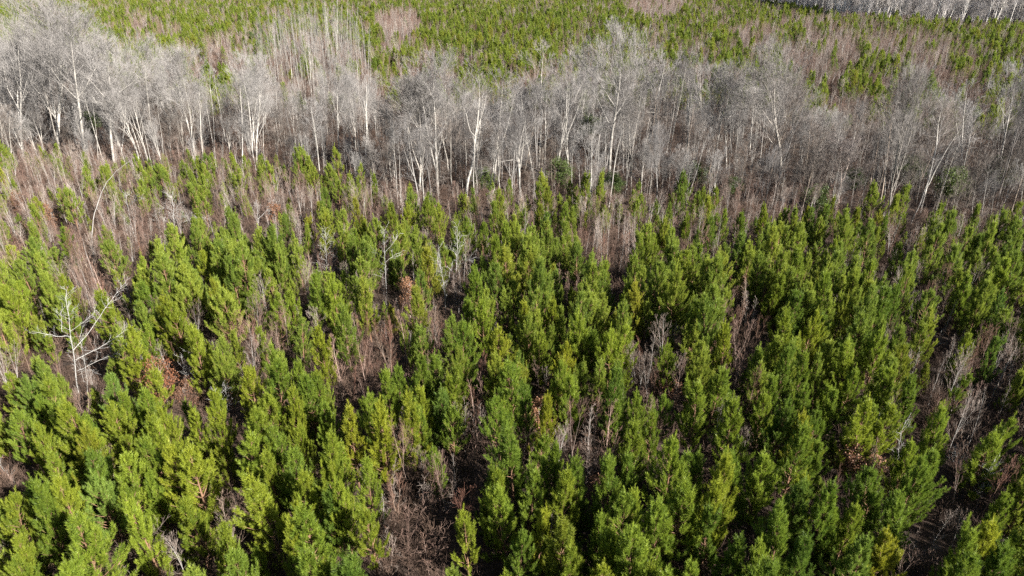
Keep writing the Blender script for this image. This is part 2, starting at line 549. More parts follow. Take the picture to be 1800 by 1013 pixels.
# ---------------------------------------------------------------- what grows where (ellipses seen in the photo, on the floor)
# (cx, cy, rx, ry, pine factor, sapling factor)
PATCH = [
    (165, 500, 34, 75, .12, 3.0), (330, 590, 38, 50, .35, 2.2), (450, 600, 62, 62, .12, 2.6), (640, 640, 62, 62, .05, 3.0), (745, 590, 45, 60, .15, 2.6),
    (1075, 440, 58, 52, .10, 3.0), (1145, 650, 46, 62, .12, 2.4), (1300, 560, 34, 60, .2, 2.0), (1030, 800, 52, 46, .08, 2.6),
    (740, 900, 62, 120, .10, 2.0), (410, 930, 40, 55, .1, 2.0), (1720, 700, 92, 80, .15, 3.0), (1500, 820, 36, 48, .1, 2.2),
    (1730, 860, 55, 45, .3, 2.2), (1590, 800, 48, 55, .3, 2.0), (15, 640, 34, 45, .1, 2.4), (845, 750, 36, 52, .3, 2.0),
    (500, 350, 60, 26, .3, 2.4), (670, 365, 60, 24, .15, 2.6), (420, 350, 60, 30, .7, 1.6), (100, 330, 90, 50, .5, 2.2), (40, 430, 50, 60, .4, 2.4),
    (230, 400, 60, 60, .5, 1.8), (1090, 380, 80, 22, .3, 2.4), (900, 380, 60, 16, .5, 2.0), (1640, 420, 90, 30, .7, 1.8), (1650, 520, 60, 70, .5, 2.2),
    (1250, 420, 40, 40, .8, 1.6), (1660, 960, 55, 50, .2, 1.2), (1370, 340, 120, 25, .1, 2.0), (1300, 680, 26, 60, .2, 1.8), (540, 560, 40, 60, .6, 1.8),
    # beyond the bare belt
    (320, 120, 34, 24, .2, 3), (400, 90, 40, 26, .3, 3), (700, 40, 40, 20, .05, 3.4), (720, 95, 60, 12, .3, 3), (660, 150, 60, 12, .4, 3), (1150, 10, 60, 12, .1, 3),
    (1330, 60, 36, 14, .2, 3), (1440, 105, 60, 34, .12, 3.2), (1560, 75, 110, 14, .3, 3), (1640, 110, 40, 30, .2, 3), (1560, 150, 60, 18, .4, 2), (1700, 150, 50, 16, .4, 2),
    (1450, 50, 90, 12, .4, 2.4), (1260, 135, 60, 10, .4, 2.4), (250, 60, 30, 30, .5, 2), (1650, 200, 150, 22, .6, 1.6), (900, 140, 40, 10, .5, 2), (1480, 165, 40, 25, 1.5, .5), (1480, 215, 50, 20, .5, 2.4),
]
PINE_LUSH = [(900, 620, 260, 120, 1.25), (1420, 640, 240, 120, 1.35), (200, 820, 260, 200, 1.2), (1300, 900, 300, 120, 1.2), (950, 460, 90, 80, 1.35), (570, 330, 62, 40, 1.9), (880, 60, 260, 60, 1.2), (350, 100, 110, 36, 1.3), (1500, 90, 70, 30, 1.5)]
# front and back edge of the bare broadleaf belt (v on the floor as a function of u)
FRONT_U = [-200, 0, 250, 480, 560, 640, 700, 900, 1200, 1300, 1500, 1650, 1800, 2000]
FRONT_V = [285, 290, 304, 304, 320, 352, 370, 370, 366, 374, 402, 412, 420, 428]
BACK_U = [-200, 0, 150, 260, 400, 520, 640, 760, 900, 1100, 1300, 1500, 1650, 1800, 2000]
BACK_V = [100, 110, 150, 205, 215, 205, 210, 215, 218, 205, 215, 250, 262, 255, 250]
FAR_U = [-400, 1100, 1300, 1400, 1500, 1800, 2300]
FAR_V = [-60, -40, 6, 26, 44, 60, 68]


def zones(x, y):
    u, v, d = project(x, y, ground_z(x, y))
    front = np.interp(u, FRONT_U, FRONT_V) + 5 * np.sin(u * .05)
    back = np.interp(u, BACK_U, BACK_V) + 4 * np.sin(u * .037)
    far = np.interp(u, FAR_U, FAR_V)
    belt = (v < front) & (v > back)
    pole = (v <= back) & (v > 70) & (u > 455) & (u < 660) & (((u - 550) / 105) ** 2 + ((v - 160) / 90) ** 2 < 1)
    wood = v < far
    u3, v3, _ = project(x, y, 2.6 + 0 * x)
    ua, va, _ = project(x, y, 4.2 + 0 * x)
    ub, vb, _ = project(x, y, 5.6 + 0 * x)
    pf = np.ones_like(u); sf = np.ones_like(u)
    for (cx, cy, rx, ry, a, b) in PATCH:
        # floor ellipses were drawn on the visible crowns, about 2.6 m up
        k = np.clip(1.35 - (((u3 - cx) / rx) ** 2 + ((v3 - cy) / ry) ** 2), 0, 1)
        k = np.clip(k * 2.2, 0, 1)
        k2 = k
        for (uu, vv) in ((ua, va), (ub, vb)):
            k2 = np.maximum(k2, np.clip(((1.3 if cy > 480 else .95) - (((uu - cx) / rx) ** 2 + ((vv - cy) / ry) ** 2)) * 2.2, 0, 1))
        pf *= 1 + (a - 1) * (k2 if a < 1 else k); sf *= 1 + (b - 1) * k
    for (cx, cy, rx, ry, a) in PINE_LUSH:
        k = np.clip(1.3 - (((u3 - cx) / rx) ** 2 + ((v3 - cy) / ry) ** 2), 0, 1)
        pf *= 1 + (a - 1) * k; sf *= np.where(sf > 1.15, 1, 1 - .45 * k)
    return u, v, d, belt, pole, wood, pf, sf


def in_view(u, v, d, margin=60):
    return (u > -margin) & (u < 1800 + margin) & (v > -margin) & (v < 1013 + margin) & (d > 5)


def scatter(spacing, seed, ymin=6, ymax=560, side=1.18):
    rs = np.random.RandomState(seed)
    ys = np.arange(ymin, ymax, spacing)
    out = []
    for yy in ys:
        half = (yy * 0.9 + 14) * 0.75 * side + 8
        xs = np.arange(-half, half, spacing)
        out.append(np.stack([xs, np.full_like(xs, yy)], 1))
    P = np.concatenate(out)
    P += rs.uniform(-.5, .5, P.shape) * spacing * 0.95
    return P, rs


def clump(x, y, s, seed):
    """smooth noise 0..1"""
    r = np.random.RandomState(seed)
    v = np.zeros_like(x)
    for k in range(7):
        a = r.uniform(0, 6.28); f = r.uniform(.5, 1.6) / s; ph = r.uniform(0, 6.28)
        v += np.sin((x * math.cos(a) + y * math.sin(a)) * f * 6.28 + ph)
    return 1 / (1 + np.exp(-v * 0.8))


def thin(P, taken, rad):
    """drop points of P closer than rad to any of taken"""
    if not len(taken): return np.ones(len(P), bool)
    T = np.asarray(taken)
    cell = {}
    for (a, b) in T: cell.setdefault((int(a // rad), int(b // rad)), []).append((a, b))
    keep = np.ones(len(P), bool)
    for i, (a, b) in enumerate(P):
        ca, cb = int(a // rad), int(b // rad)
        for dx in (-1, 0, 1):
            for dy in (-1, 0, 1):
                for (c, d) in cell.get((ca + dx, cb + dy), ()):
                    if (a - c) ** 2 + (b - d) ** 2 < rad * rad: keep[i] = False
    return keep


ORD = ['nearest', 'second', 'third', 'fourth', 'fifth', 'sixth', 'seventh', 'eighth', 'ninth', 'tenth', 'eleventh', 'twelfth', 'thirteenth', 'fourteenth', 'fifteenth', 'sixteenth', 'seventeenth', 'eighteenth', 'nineteenth', 'twentieth', 'twenty-first', 'twenty-second', 'twenty-third', 'twenty-fourth', 'twenty-fifth', 'twenty-sixth', 'twenty-seventh', 'twenty-eighth', 'twenty-ninth', 'thirtieth', 'thirty-first', 'thirty-second', 'thirty-third', 'thirty-fourth', 'thirty-fifth', 'thirty-sixth', 'thirty-seventh', 'thirty-eighth']


def label_by_landmarks(items, marks, noun):
    """items: dicts with u,v,look,e. Each is named by its rank beside its nearest landmark."""
    groups = {}
    for it in items:
        best = min(marks, key=lambda m: (m[0] - it['u']) ** 2 + (1.3 * (m[1] - it['v'])) ** 2)
        du, dv = it['u'] - best[0], it['v'] - best[1]
        if abs(du) > abs(dv): side = 'right of' if du > 0 else 'left of'
        else: side = 'in front of' if dv > 0 else 'behind'
        groups.setdefault((best[2], side), []).append((du * du + dv * dv, it))
    for (nm, side), lst in groups.items():
        lst.sort(key=lambda a: a[0])
        for i, (_, it) in enumerate(lst):
            it['e']['label'] = f"{ORD[min(i, 37)]} {noun} {side} {nm}, {it['look']}"


# ---------------------------------------------------------------- prototypes
PINE = Kind('pine_tree', [
    pine(11, 6.0, 1.00, .04, .15), pine(12, 6.0, 0.80, .1, .2, 1), pine(13, 6.0, 1.15, .08, .3, 1), pine(14, 6.0, 0.95, .18, .25, 1), pine(15, 6.0, 0.9, .32, .3, crown_base=.36),
    pine(16, 6.0, 1.05, .08, .2, 2), pine(17, 6.0, 0.70, .1, .2), pine(18, 6.0, 1.25, .2, .3, 1, crown_base=.28), pine(19, 6.0, 0.9, .45, .3, crown_base=.3),
    pine(20, 6.0, 0.85, .05, .35, 2), pine(21, 6.0, 1.05, .15, .35), pine(22, 6.0, 0.66, .25, .3, 1, crown_base=.2)])
PINE_SHAPE = ['full', 'slim', 'broad', 'open', 'thin-topped', 'bushy', 'narrow', 'wide', 'sparse', 'many-tipped', 'lopsided', 'thin']
V3, V4 = (7, 6, 6), (6, 5, 4, 3)
HARD = Kind('bare_tree', [
    # 0-3 vase crowns, 4-6 tall narrow, 7-9 crooked open, 10-11 slim, 12-14 low understory (9 m)
    bare_tree(31, 20, 0.245, .30, 12, .50, .40, 1, V4, trop=.10, shorten=.5),
    bare_tree(32, 20, 0.228, .38, 11, .62, .38, 0, V4, trop=.13, shorten=.45),
    bare_tree(33, 20, 0.212, .25, 14, .45, .38, 2, V3, trop=.09),
    bare_tree(34, 20, 0.245, .42, 12, .75, .34, 1, V4, trop=.15, shorten=.4),
    bare_tree(35, 20, 0.163, .52, 10, .60, .22, 0, (5, 4, 4), trop=.08),
    bare_tree(36, 20, 0.155, .45, 11, .55, .20, 0, (5, 4, 3), trop=.1),
    bare_tree(37, 20, 0.180, .58, 10, .70, .24, 1, (5, 4, 4), trop=.1),
    bare_tree(38, 20, 0.221, .40, 7, .95, .36, 1, (5, 4, 4), wob=.12, kink=.06, trop=.10),
    bare_tree(39, 20, 0.204, .35, 7, .85, .34, 2, (4, 4, 4), wob=.13, kink=.06, trop=.09),
    bare_tree(40, 20, 0.196, .45, 8, 1.0, .30, 1, (4, 4, 3), wob=.12, kink=.055, trop=.07),
    bare_tree(41, 20, 0.098, .62, 9, .50, .11, 0, (4, 3), trop=.08),
    bare_tree(42, 20, 0.090, .55, 10, .60, .10, 0, (4, 3), kink=.045, trop=.08),
    bare_tree(43, 9, .10, .22, 12, .80, .36, 1, (5, 4, 4), trop=.07, twig_r=.0075, bark=M_MID, twig=M_UTWIG),
    bare_tree(44, 9, .10, .15, 13, .55, .30, 2, (5, 4, 4), trop=.09, twig_r=.0085),
    bare_tree(45, 9, .08, .18, 12, .95, .40, 1, (5, 4, 4), trop=.05, twig_r=.0075, bark=M_MID, twig=M_UTWIG)])
HNOM = [20] * 12 + [9] * 3
POLE = Kind('bare_pole_tree', [
    bare_tree(51, 18, .06, .50, 16, .55, .07, 0, (3, 3), trop=.08, kink=.02),
    bare_tree(52, 18, .05, .58, 14, .50, .08, 0, (3, 3), trop=.08, kink=.025),
    bare_tree(53, 18, .07, .45, 18, .60, .07, 0, (3, 3), trop=.08, kink=.02)])
SAPL = Kind('bare_sapling', [
    bare_tree(61 + k, 5, .029, .18, 16, [.45, .35, .55, .7][k % 4], [.18, .22, .16, .2][k % 4], [0, 1, 0, 2][k % 4], (4, 3), trop=.10, twig_r=.0048,
              bark=[M_STEM, M_SAPL, M_RED, M_STEM][k % 4], twig=[M_SAPL, M_RED, M_RED, M_SAPL][k % 4], shorten=.75, kink=.03) for k in range(8)])
BRUSH = Kind('low_brush', [
    bare_tree(81 + k, 1.5, .014, .05, 10, .8, .5, 4, (3, 2), trop=.06, twig_r=.005, bark=M_BRUSH, twig=M_BRUSH, kink=.1) for k in range(3)])
HOLLY = Kind('evergreen_bush', [leafy_tree(91, 3.6, 1.5, 46, .11, M_HOLLY, M_DARK), leafy_tree(92, 3.2, 1.8, 46, .12, M_HOLLY, M_DARK)])
OAK = Kind('brown_oak', [leafy_tree(95, 4.0, 1.3, 30, .13, M_OAK, M_SAPL, leaves=9, spread=.13), leafy_tree(96, 3.0, 1.3, 26, .13, M_OAK, M_SAPL, leaves=10, spread=.14)])

taken = []          # x, y of everything placed one by one among the pines
rnd = random.Random(7)
KEEP_CLEAR = []     # u, v, half sizes and depth of the lone trees that stand in the open in the photo

# ---------------------------------------------------------------- dead trees drawn after the photo
def strokes_tree(name, base, strokes, label, cat='dead tree', mat=None, twig=None, seed=1, twigs=3, twig_len=.9, depth=.5, group=None):
    """strokes: (points in the photo, radius at start, radius at end); the first is the stem, from the floor at `base`"""
    rng = random.Random(seed)
    bx, by = at_height(base[0], base[1], 0.0)
    bz = float(ground_z(bx, by))
    mat = mat or M_WHITE; twig = twig or mat
    T, C = Tubes(), Tubes()
    RS = .46
    limbs = []
    for si, (pp, r0, r1) in enumerate(strokes):
        slope = 0 if si == 0 else rng.choice([-1, 1]) * rng.uniform(.3, .9) * depth / .5
        P = []
        for (u, v) in pp:
            r = ray(u, v); t = by / r[1]
            P.append(np.array([r[0] * t - bx, 0, CAM_H + r[2] * t - bz]))
        p0 = P[0].copy()
        # limbs swing towards or away from the viewer as they leave the stem
        P = [p + np.array([0, slope * np.linalg.norm(p - p0), 0]) for p in P]
        if si == 0: P.insert(0, np.array([P[0][0], 0, -0.3]))
        # smooth resample
        Q = []
        for i in range(len(P) - 1):
            for f in (0, .34, .67):
                Q.append(P[i] + (P[i + 1] - P[i]) * f + np.array([rng.gauss(0, .02), rng.gauss(0, .04), rng.gauss(0, .02)]))
        Q.append(P[-1])
        n = len(Q)
        W = T if si == 0 else Tubes()
        if si: limbs.append(W)
        W.add(Q, [RS * (r0 + (r1 - r0) * i / (n - 1)) for i in range(n)], 6 if si == 0 else 4)
        ln = sum(np.linalg.norm(Q[i + 1] - Q[i]) for i in range(n - 1))
        nt_ = int(twigs * ln)
        for k in range(nt_):
            t = rng.uniform(.25 if si else .35, 1.0)
            q, d = along(Q, t)
            L1 = twig_len * rng.uniform(.4, 1.1)
            a, e = polyline(rng, q, perp_dir(d, rng.uniform(.5, 1.1), rng.uniform(0, 6.28)), L1, 4, .12, .08)
            K = W
            K.add(a, [.011, .009, .007, .006, .004], 3)
            for m in range(3):
                q2, d2 = along(a, rng.uniform(.3, 1))
                b, _ = polyline(rng, q2, perp_dir(d2, rng.uniform(.4, .9), rng.uniform(0, 6.28)), L1 * rng.uniform(.3, .6), 2, .12, .05)
                K.add(b, [.006, .005, .004], 3)
    e = bpy.data.objects.new(name, None); COL.objects.link(e); e.location = (bx, by, bz)
    new_obj('trunk', T.mesh('trunk', mat), e)
    for W in limbs: new_obj('limb', W.mesh('limb', twig), e)
    describe(e, label, cat, group)
    taken.append((bx, by))
    us = [q[0] for s_ in strokes for q in s_[0]]; vs = [q[1] for s_ in strokes for q in s_[0]]
    dd = float(project(bx, by, bz)[2])
    KEEP_CLEAR.append(((min(us) + max(us)) / 2, (min(vs) * .55 + max(vs) * .45), (max(us) - min(us)) * .4, (max(vs) - min(vs)) * .4, dd))
    return e


DT = strokes_tree


def hides_a_lone_tree(x, y, h):
    for f in (.45, .8):
        a, b_, d_ = project(x, y, h * f)
        cr = .8 * FPX / d_
        for (cu, cv, ru, rv, dd) in KEEP_CLEAR:
            if d_ < dd + .8 and ((a - cu) / (ru + cr)) ** 2 + ((b_ - cv) / (rv + cr * .8)) ** 2 < 1: return True
    return False


DT('dead_tree', (137, 700), [([(137, 690), (134, 660), (128, 610), (122, 570), (117, 530), (116, 508)], .13, .025),
    ([(130, 615), (148, 590), (160, 565), (172, 545), (178, 535)], .06, .015), ([(124, 592), (105, 585), (88, 575), (72, 568)], .06, .015),
    ([(108, 585), (102, 565), (96, 545)], .04, .012), ([(133, 633), (160, 625), (185, 612), (200, 606)], .055, .012),
    ([(135, 652), (165, 643), (190, 636), (204, 624)], .05, .012), ([(125, 583), (140, 572), (155, 558)], .035, .01), ([(121, 558), (130, 545), (136, 540)], .03, .01)],
   'large white dead tree with wide forking limbs rising above the pines on the left', seed=3, twigs=4)
DT('dead_tree', (154, 700), [([(154, 690), (151, 655), (146, 620), (140, 590)], .06, .015), ([(151, 650), (165, 640), (178, 632)], .03, .01), ([(149, 640), (138, 628)], .03, .01), ([(147, 620), (158, 606)], .02, .008)],
   'thin grey dead tree close beside the large white forking dead tree', seed=4)
DT('bent_tree', (160, 438), [([(160, 430), (162, 405), (166, 375), (175, 346), (188, 320), (204, 301), (228, 284)], .14, .03)],
   'bare pale trunk bent over in a long arch, without limbs, on the left', seed=5, twigs=.12)
DT('fallen_pole', (86, 440), [([(70, 437), (95, 430), (130, 425), (170, 417)], .05, .02)], 'thin pale pole lying aslant below the bent arching trunk', 'fallen trunk', seed=6, twigs=.4)
DT('dead_tree', (237, 425), [([(237, 418), (230, 390), (224, 362), (220, 338)], .08, .02), ([(226, 372), (238, 350), (262, 338)], .03, .01), ([(222, 350), (214, 338)], .03, .01)],
   'pale leaning dead tree just right of the bent arching trunk', seed=7, twigs=3)
DT('dead_tree', (227, 428), [([(226, 420), (221, 400), (217, 380)], .05, .015)], 'short thin grey snag at the foot of the pale leaning dead tree', seed=8, twigs=3)
DT('dead_tree', (307, 415), [([(307, 405), (306, 385), (305, 362), (300, 345)], .10, .03), ([(307, 388), (320, 378), (342, 374)], .05, .012), ([(308, 398), (330, 390), (345, 392)], .05, .012), ([(306, 400), (290, 392), (270, 396)], .05, .012),
    ([(306, 404), (288, 404), (268, 412)], .04, .012), ([(306, 370), (292, 362)], .04, .01)], 'broken silver tree with a heap of drooping limbs round its foot', seed=9, twigs=9, twig_len=1.3)
DT('dead_tree', (455, 410), [([(455, 402), (453, 380), (452, 358)], .07, .02), ([(454, 385), (466, 374), (478, 364)], .04, .012), ([(454, 372), (444, 366)], .03, .01)], 'short broken grey snag in the green pines above the left middle', seed=10, twigs=5)
DT('dead_tree', (577, 500), [([(577, 492), (575, 470), (573, 440), (572, 402)], .06, .012)] + [([(575 - k * .15, 485 - k * 9), (575 + s * (20 - k * 2), 478 - k * 9.6), ], .02, .008) for k in range(8) for s in (-1, 1)],
   'cone-shaped dead pine of bare pale branches standing right of the left middle', seed=11, twigs=5, twig_len=.6)
DT('dead_tree', (679, 545), [([(679, 530), (678, 500), (676, 455), (675, 420), (676, 405)], .075, .02), ([(677, 455), (660, 450), (648, 452)], .025, .008), ([(677, 462), (695, 450), (708, 452)], .025, .008), ([(676, 445), (690, 432), (700, 420)], .02, .008), ([(677, 490), (662, 480)], .02, .008)],
   'straight white dead tree with a clean lower trunk left of the centre', seed=12, twigs=3)
DT('dead_tree', (802, 520), [([(802, 510), (802, 470), (804, 430), (803, 398)], .085, .02), ([(804, 460), (820, 452), (836, 446)], .03, .01), ([(803, 440), (815, 430)], .03, .01), ([(803, 450), (790, 440)], .03, .01), ([(803, 425), (812, 415)], .02, .008)],
   'slender white dead tree with short level limbs near the centre', seed=13, twigs=5)
DT('dead_tree', (783, 560), [([(783, 548), (782, 510), (774, 470), (770, 430)], .075, .02), ([(782, 505), (792, 480), (797, 462)], .04, .01), ([(775, 475), (766, 460)], .03, .01), ([(783, 520), (776, 505)], .03, .01)],
   'forked grey dead tree just left of the slender white one', seed=14, twigs=4)
DT('dead_tree', (348, 700), [([(348, 690), (345, 660), (342, 620)], .08, .02), ([(346, 670), (356, 650)], .04, .01), ([(345, 665), (334, 645)], .04, .01)], 'small white dead tree with upswept twigs by brown leaves', seed=15, twigs=7, twig_len=.9)
DT('dead_tree', (331, 700), [([(331, 690), (326, 660), (318, 625)], .05, .015)], 'thin white dead stem left of the small white one with upswept twigs', seed=16, twigs=5, twig_len=.7)
DT('dead_tree', (385, 762), [([(385, 750), (382, 720), (378, 685)], .065, .015)], 'left of two short pale dead stems among the left pines', seed=17, twigs=6, twig_len=.8)
DT('dead_tree', (404, 758), [([(404, 745), (400, 715), (396, 680)], .065, .015)], 'right of two short pale dead stems among the left pines', seed=18, twigs=6, twig_len=.8)
DT('dead_tree', (516, 215), [([(516, 205), (515, 185), (513, 160)], .1, .03)], 'pale broken trunk behind the bare belt', seed=19, twigs=1)
DT('fallen_branches', (1662, 612), [([(1640, 612), (1652, 604), (1668, 600), (1690, 606)], .06, .02), ([(1652, 604), (1656, 594)], .03, .01), ([(1665, 602), (1690, 598)], .03, .01)], 'bleached fallen limbs lying in brush on the right', 'fallen branches', seed=20, twigs=7)
DT('dead_tree', (1572, 850), [([(1572, 838), (1578, 800), (1585, 760), (1592, 738)], .06, .015), ([(1575, 820), (1566, 790), (1560, 770)], .03, .01)], 'leaning pale bare stem in the thicket on the right', seed=21, twigs=4)
DT('dead_tree', (1718, 895), [([(1718, 885), (1726, 860), (1738, 835), (1750, 805)], .06, .012), ([(1722, 870), (1712, 850), (1708, 830)], .035, .01), ([(1728, 858), (1742, 845), (1765, 835)], .035, .01), ([(1722, 868), (1735, 850), (1745, 838)], .03, .01)],
   'bushy white bare tree standing in the brown thicket near the right edge', seed=22, twigs=9, twig_len=.8)
DT('bare_forked_tree', (1632, 1015), [([(1632, 1005), (1640, 980), (1643, 960), (1648, 938)], .05, .01), ([(1640, 975), (1652, 962), (1660, 955)], .025, .008), ([(1641, 966), (1636, 955)], .02, .008)], 'reddish forked bare tree in the dark gap at the bottom right', 'bare tree', mat=M_SAPL, seed=23, twigs=4, twig_len=.6)
DT('bare_forked_tree', (1618, 1010), [([(1618, 1000), (1611, 980), (1603, 966)], .03, .01), ([(1615, 990), (1620, 975), (1621, 962)], .02, .008)], 'thin grey bare stem left of the reddish forked one, bottom right', 'bare tree', mat=M_SAPL, seed=24, twigs=3, twig_len=.5)
DT('bare_forked_tree', (262, 1012), [([(262, 1003), (258, 975), (256, 945), (252, 925)], .05, .012), ([(258, 975), (245, 955), (235, 935)], .03, .01), ([(257, 960), (268, 945), (278, 935)], .03, .01), ([(260, 990), (275, 975)], .02, .01)],
   'grey bare tree spreading in front of light pines, bottom left', 'bare tree', mat=M_SAPL, seed=25, twigs=6, twig_len=.9)
DT('bare_forked_tree', (300, 1020), [([(300, 1012), (294, 985), (288, 955), (284, 940)], .045, .01), ([(296, 990), (306, 970), (316, 948)], .03, .01), ([(292, 975), (284, 960)], .02, .01)],
   'second grey bare tree just right of the spreading one, bottom left', 'bare tree', mat=M_SAPL, seed=26, twigs=5, twig_len=.8)
DT('bare_forked_tree', (228, 1020), [([(228, 1012), (222, 1000), (205, 988), (190, 975)], .03, .01)], 'low bent bare branch left of the spreading grey tree, bottom left', 'bare tree', mat=M_SAPL, seed=27, twigs=3, twig_len=.6)
DT('dead_tree', (38, 850), [([(38, 868), (22, 845), (5, 825), (-8, 812)], .03, .01)], 'bent bare stem in the shade at the left edge', seed=28, twigs=2)
for i, (u, v0, v1, w, lab, m) in enumerate([
        (715, 862, 750, 26, 'red-tipped cone-shaped bare tree, farthest of the group in the dark gap', M_RED), (694, 925, 815, 22, 'narrow bare tree, leftmost of the group in the dark gap', M_SAPL),
        (746, 920, 840, 18, 'thin straight bare tree left of the tall red-tipped one', M_SAPL), (775, 935, 818, 34, 'tall red-tipped bare tree standing centrally in the dark gap', M_RED),
        (796, 935, 838, 22, 'slim bare tree just right of the tall red-tipped one', M_SAPL), (718, 1010, 888, 40, 'nearest bushy bare tree in the dark gap at the bottom', M_RED),
        (766, 1015, 930, 30, 'low bare tree at the bottom, below the tall red-tipped one', M_RED), (690, 1015, 945, 30, 'pale spreading bare tree at the bottom of the dark gap', M_SAPL),
        (845, 790, 715, 26, 'grey bare tree with many thin upright twigs left of centre bottom', M_SAPL), (420, 940, 862, 34, 'red-stemmed bare bush in the dark gap on the left', M_RED),
        (403, 935, 872, 26, 'smaller red-stemmed bush at the left side of that gap', M_RED), (1300, 705, 615, 26, 'dark red bare tree in the narrow gap right of centre', M_RED),
        (1253, 845, 760, 16, 'slim dark bare stem between green pines, lower right of centre', M_RED), (1195, 800, 720, 10, 'single reddish straight stem beside broad pines right of centre', M_RED),
        (890, 945, 880, 24, 'pale twiggy bare tree under a pine at the bottom centre', M_SAPL)]):
    st = [([(u, v0 - 6), (u - 1, (v0 + v1) / 2), (u, v1)], .045, .01)]
    rr = random.Random(400 + i)
    for k in range(9):
        f = .25 + .65 * k / 9; s = 1 if k % 2 else -1
        vv = v0 + (v1 - v0) * f; ww = w * (1.05 - f) * rr.uniform(.7, 1.2)
        st.append(([(u, vv), (u + s * ww * .55, vv - ww * .55), (u + s * ww * .9, vv - ww * 1.3)], .018, .006))
    DT('bare_young_tree', (u, v0), st, lab, 'bare tree', mat=m, seed=300 + i, twigs=4, twig_len=.45, depth=.7)

# oaks that keep their dead leaves
for i, (u, v, h, var, lab) in enumerate([
        (720, 545, 4.0, 0, 'brown-leaved oak beneath the straight white dead tree left of centre'), (292, 700, 4.2, 0, 'tan-leaved oak between two pines on the left'),
        (452, 505, 3.6, 1, 'rust-leaved oak in the brown thicket left of centre'), (330, 712, 2.4, 1, 'low brown-leaved oak at the foot of small white dead tree'),
        (1052, 870, 2.4, 1, 'low oak with pale dry leaves in a gap at bottom centre'), (1505, 840, 3.4, 1, 'reddish oak holding dry leaves in the right thicket'),
        (953, 765, 3.2, 1, 'dark brown oak between slim pines just right of centre'), (485, 392, 3.4, 0, 'rusty drooping oak beside the short broken grey snag'),
        (1042, 520, 3.0, 1, 'small russet oak behind pines right of centre'), (1172, 700, 2.6, 1, 'brown oak scrub under the pale thicket stems right of centre'),
        (40, 375, 3.6, 0, 'rust-brown oak near the left edge below the bare belt'), (85, 400, 3.2, 1, 'pinkish brown oak left of the bent arching trunk'),
        (1330, 500, 2.8, 1, 'small dark brown oak among right-hand pines')]):
    x, y = at_height(u, v, 0.8)
    t = OAK.put(var, x, y, h / [4.0, 3.0][var], rnd.uniform(0, 6.28)); describe(t[0], lab, 'oak tree', 'young oaks with dead leaves'); taken.append((x, y))

# broad-leaved evergreens in the bare belt
for i, (u, v, h, lab) in enumerate([
        (1668, 362, 4.6, 'large dark round evergreen bush in the bare belt on the right'), (1436, 372, 3.6, 'round dark evergreen bush at the belt edge, below dense tree'),
        (985, 335, 4.4, 'dark green bush under forked pale trunks near the belt centre'), (1032, 245, 4.2, 'dark evergreen behind slim trunks, centre of the belt'),
        (1600, 330, 4.2, 'deep green bush behind multi-stemmed tree on the right'), (1220, 330, 3.6, 'dark evergreen bush below crooked white-barked tree'),
        (1285, 345, 2.8, 'small evergreen bush at the front of the belt, right of centre'), (165, 235, 4.0, 'dark evergreen bush between big trunks, left belt'),
        (48, 245, 4.0, 'dull green bush behind the leftmost trunks'), (1760, 330, 4.4, 'olive evergreen bush at the right edge of belt'),
        (1075, 345, 3.4, 'olive bush among slender trunks at belt front, right of centre'), (1500, 330, 3.0, 'dark bush right of the reddish domed tree'),
        (445, 78, 4.0, 'dark round evergreen behind left side of the pale pole stand'), (850, 330, 3.0, 'low dark evergreen bush just right of the large pale tree')]):
    x, y = at_height(u, v, 0.5)
    t = HOLLY.put(i, x, y, h / 3.4, rnd.uniform(0, 6.28), w_scale=h / 3.0); describe(t[0], lab, 'evergreen bush', 'broad-leaved evergreen bushes'); taken.append((x, y))

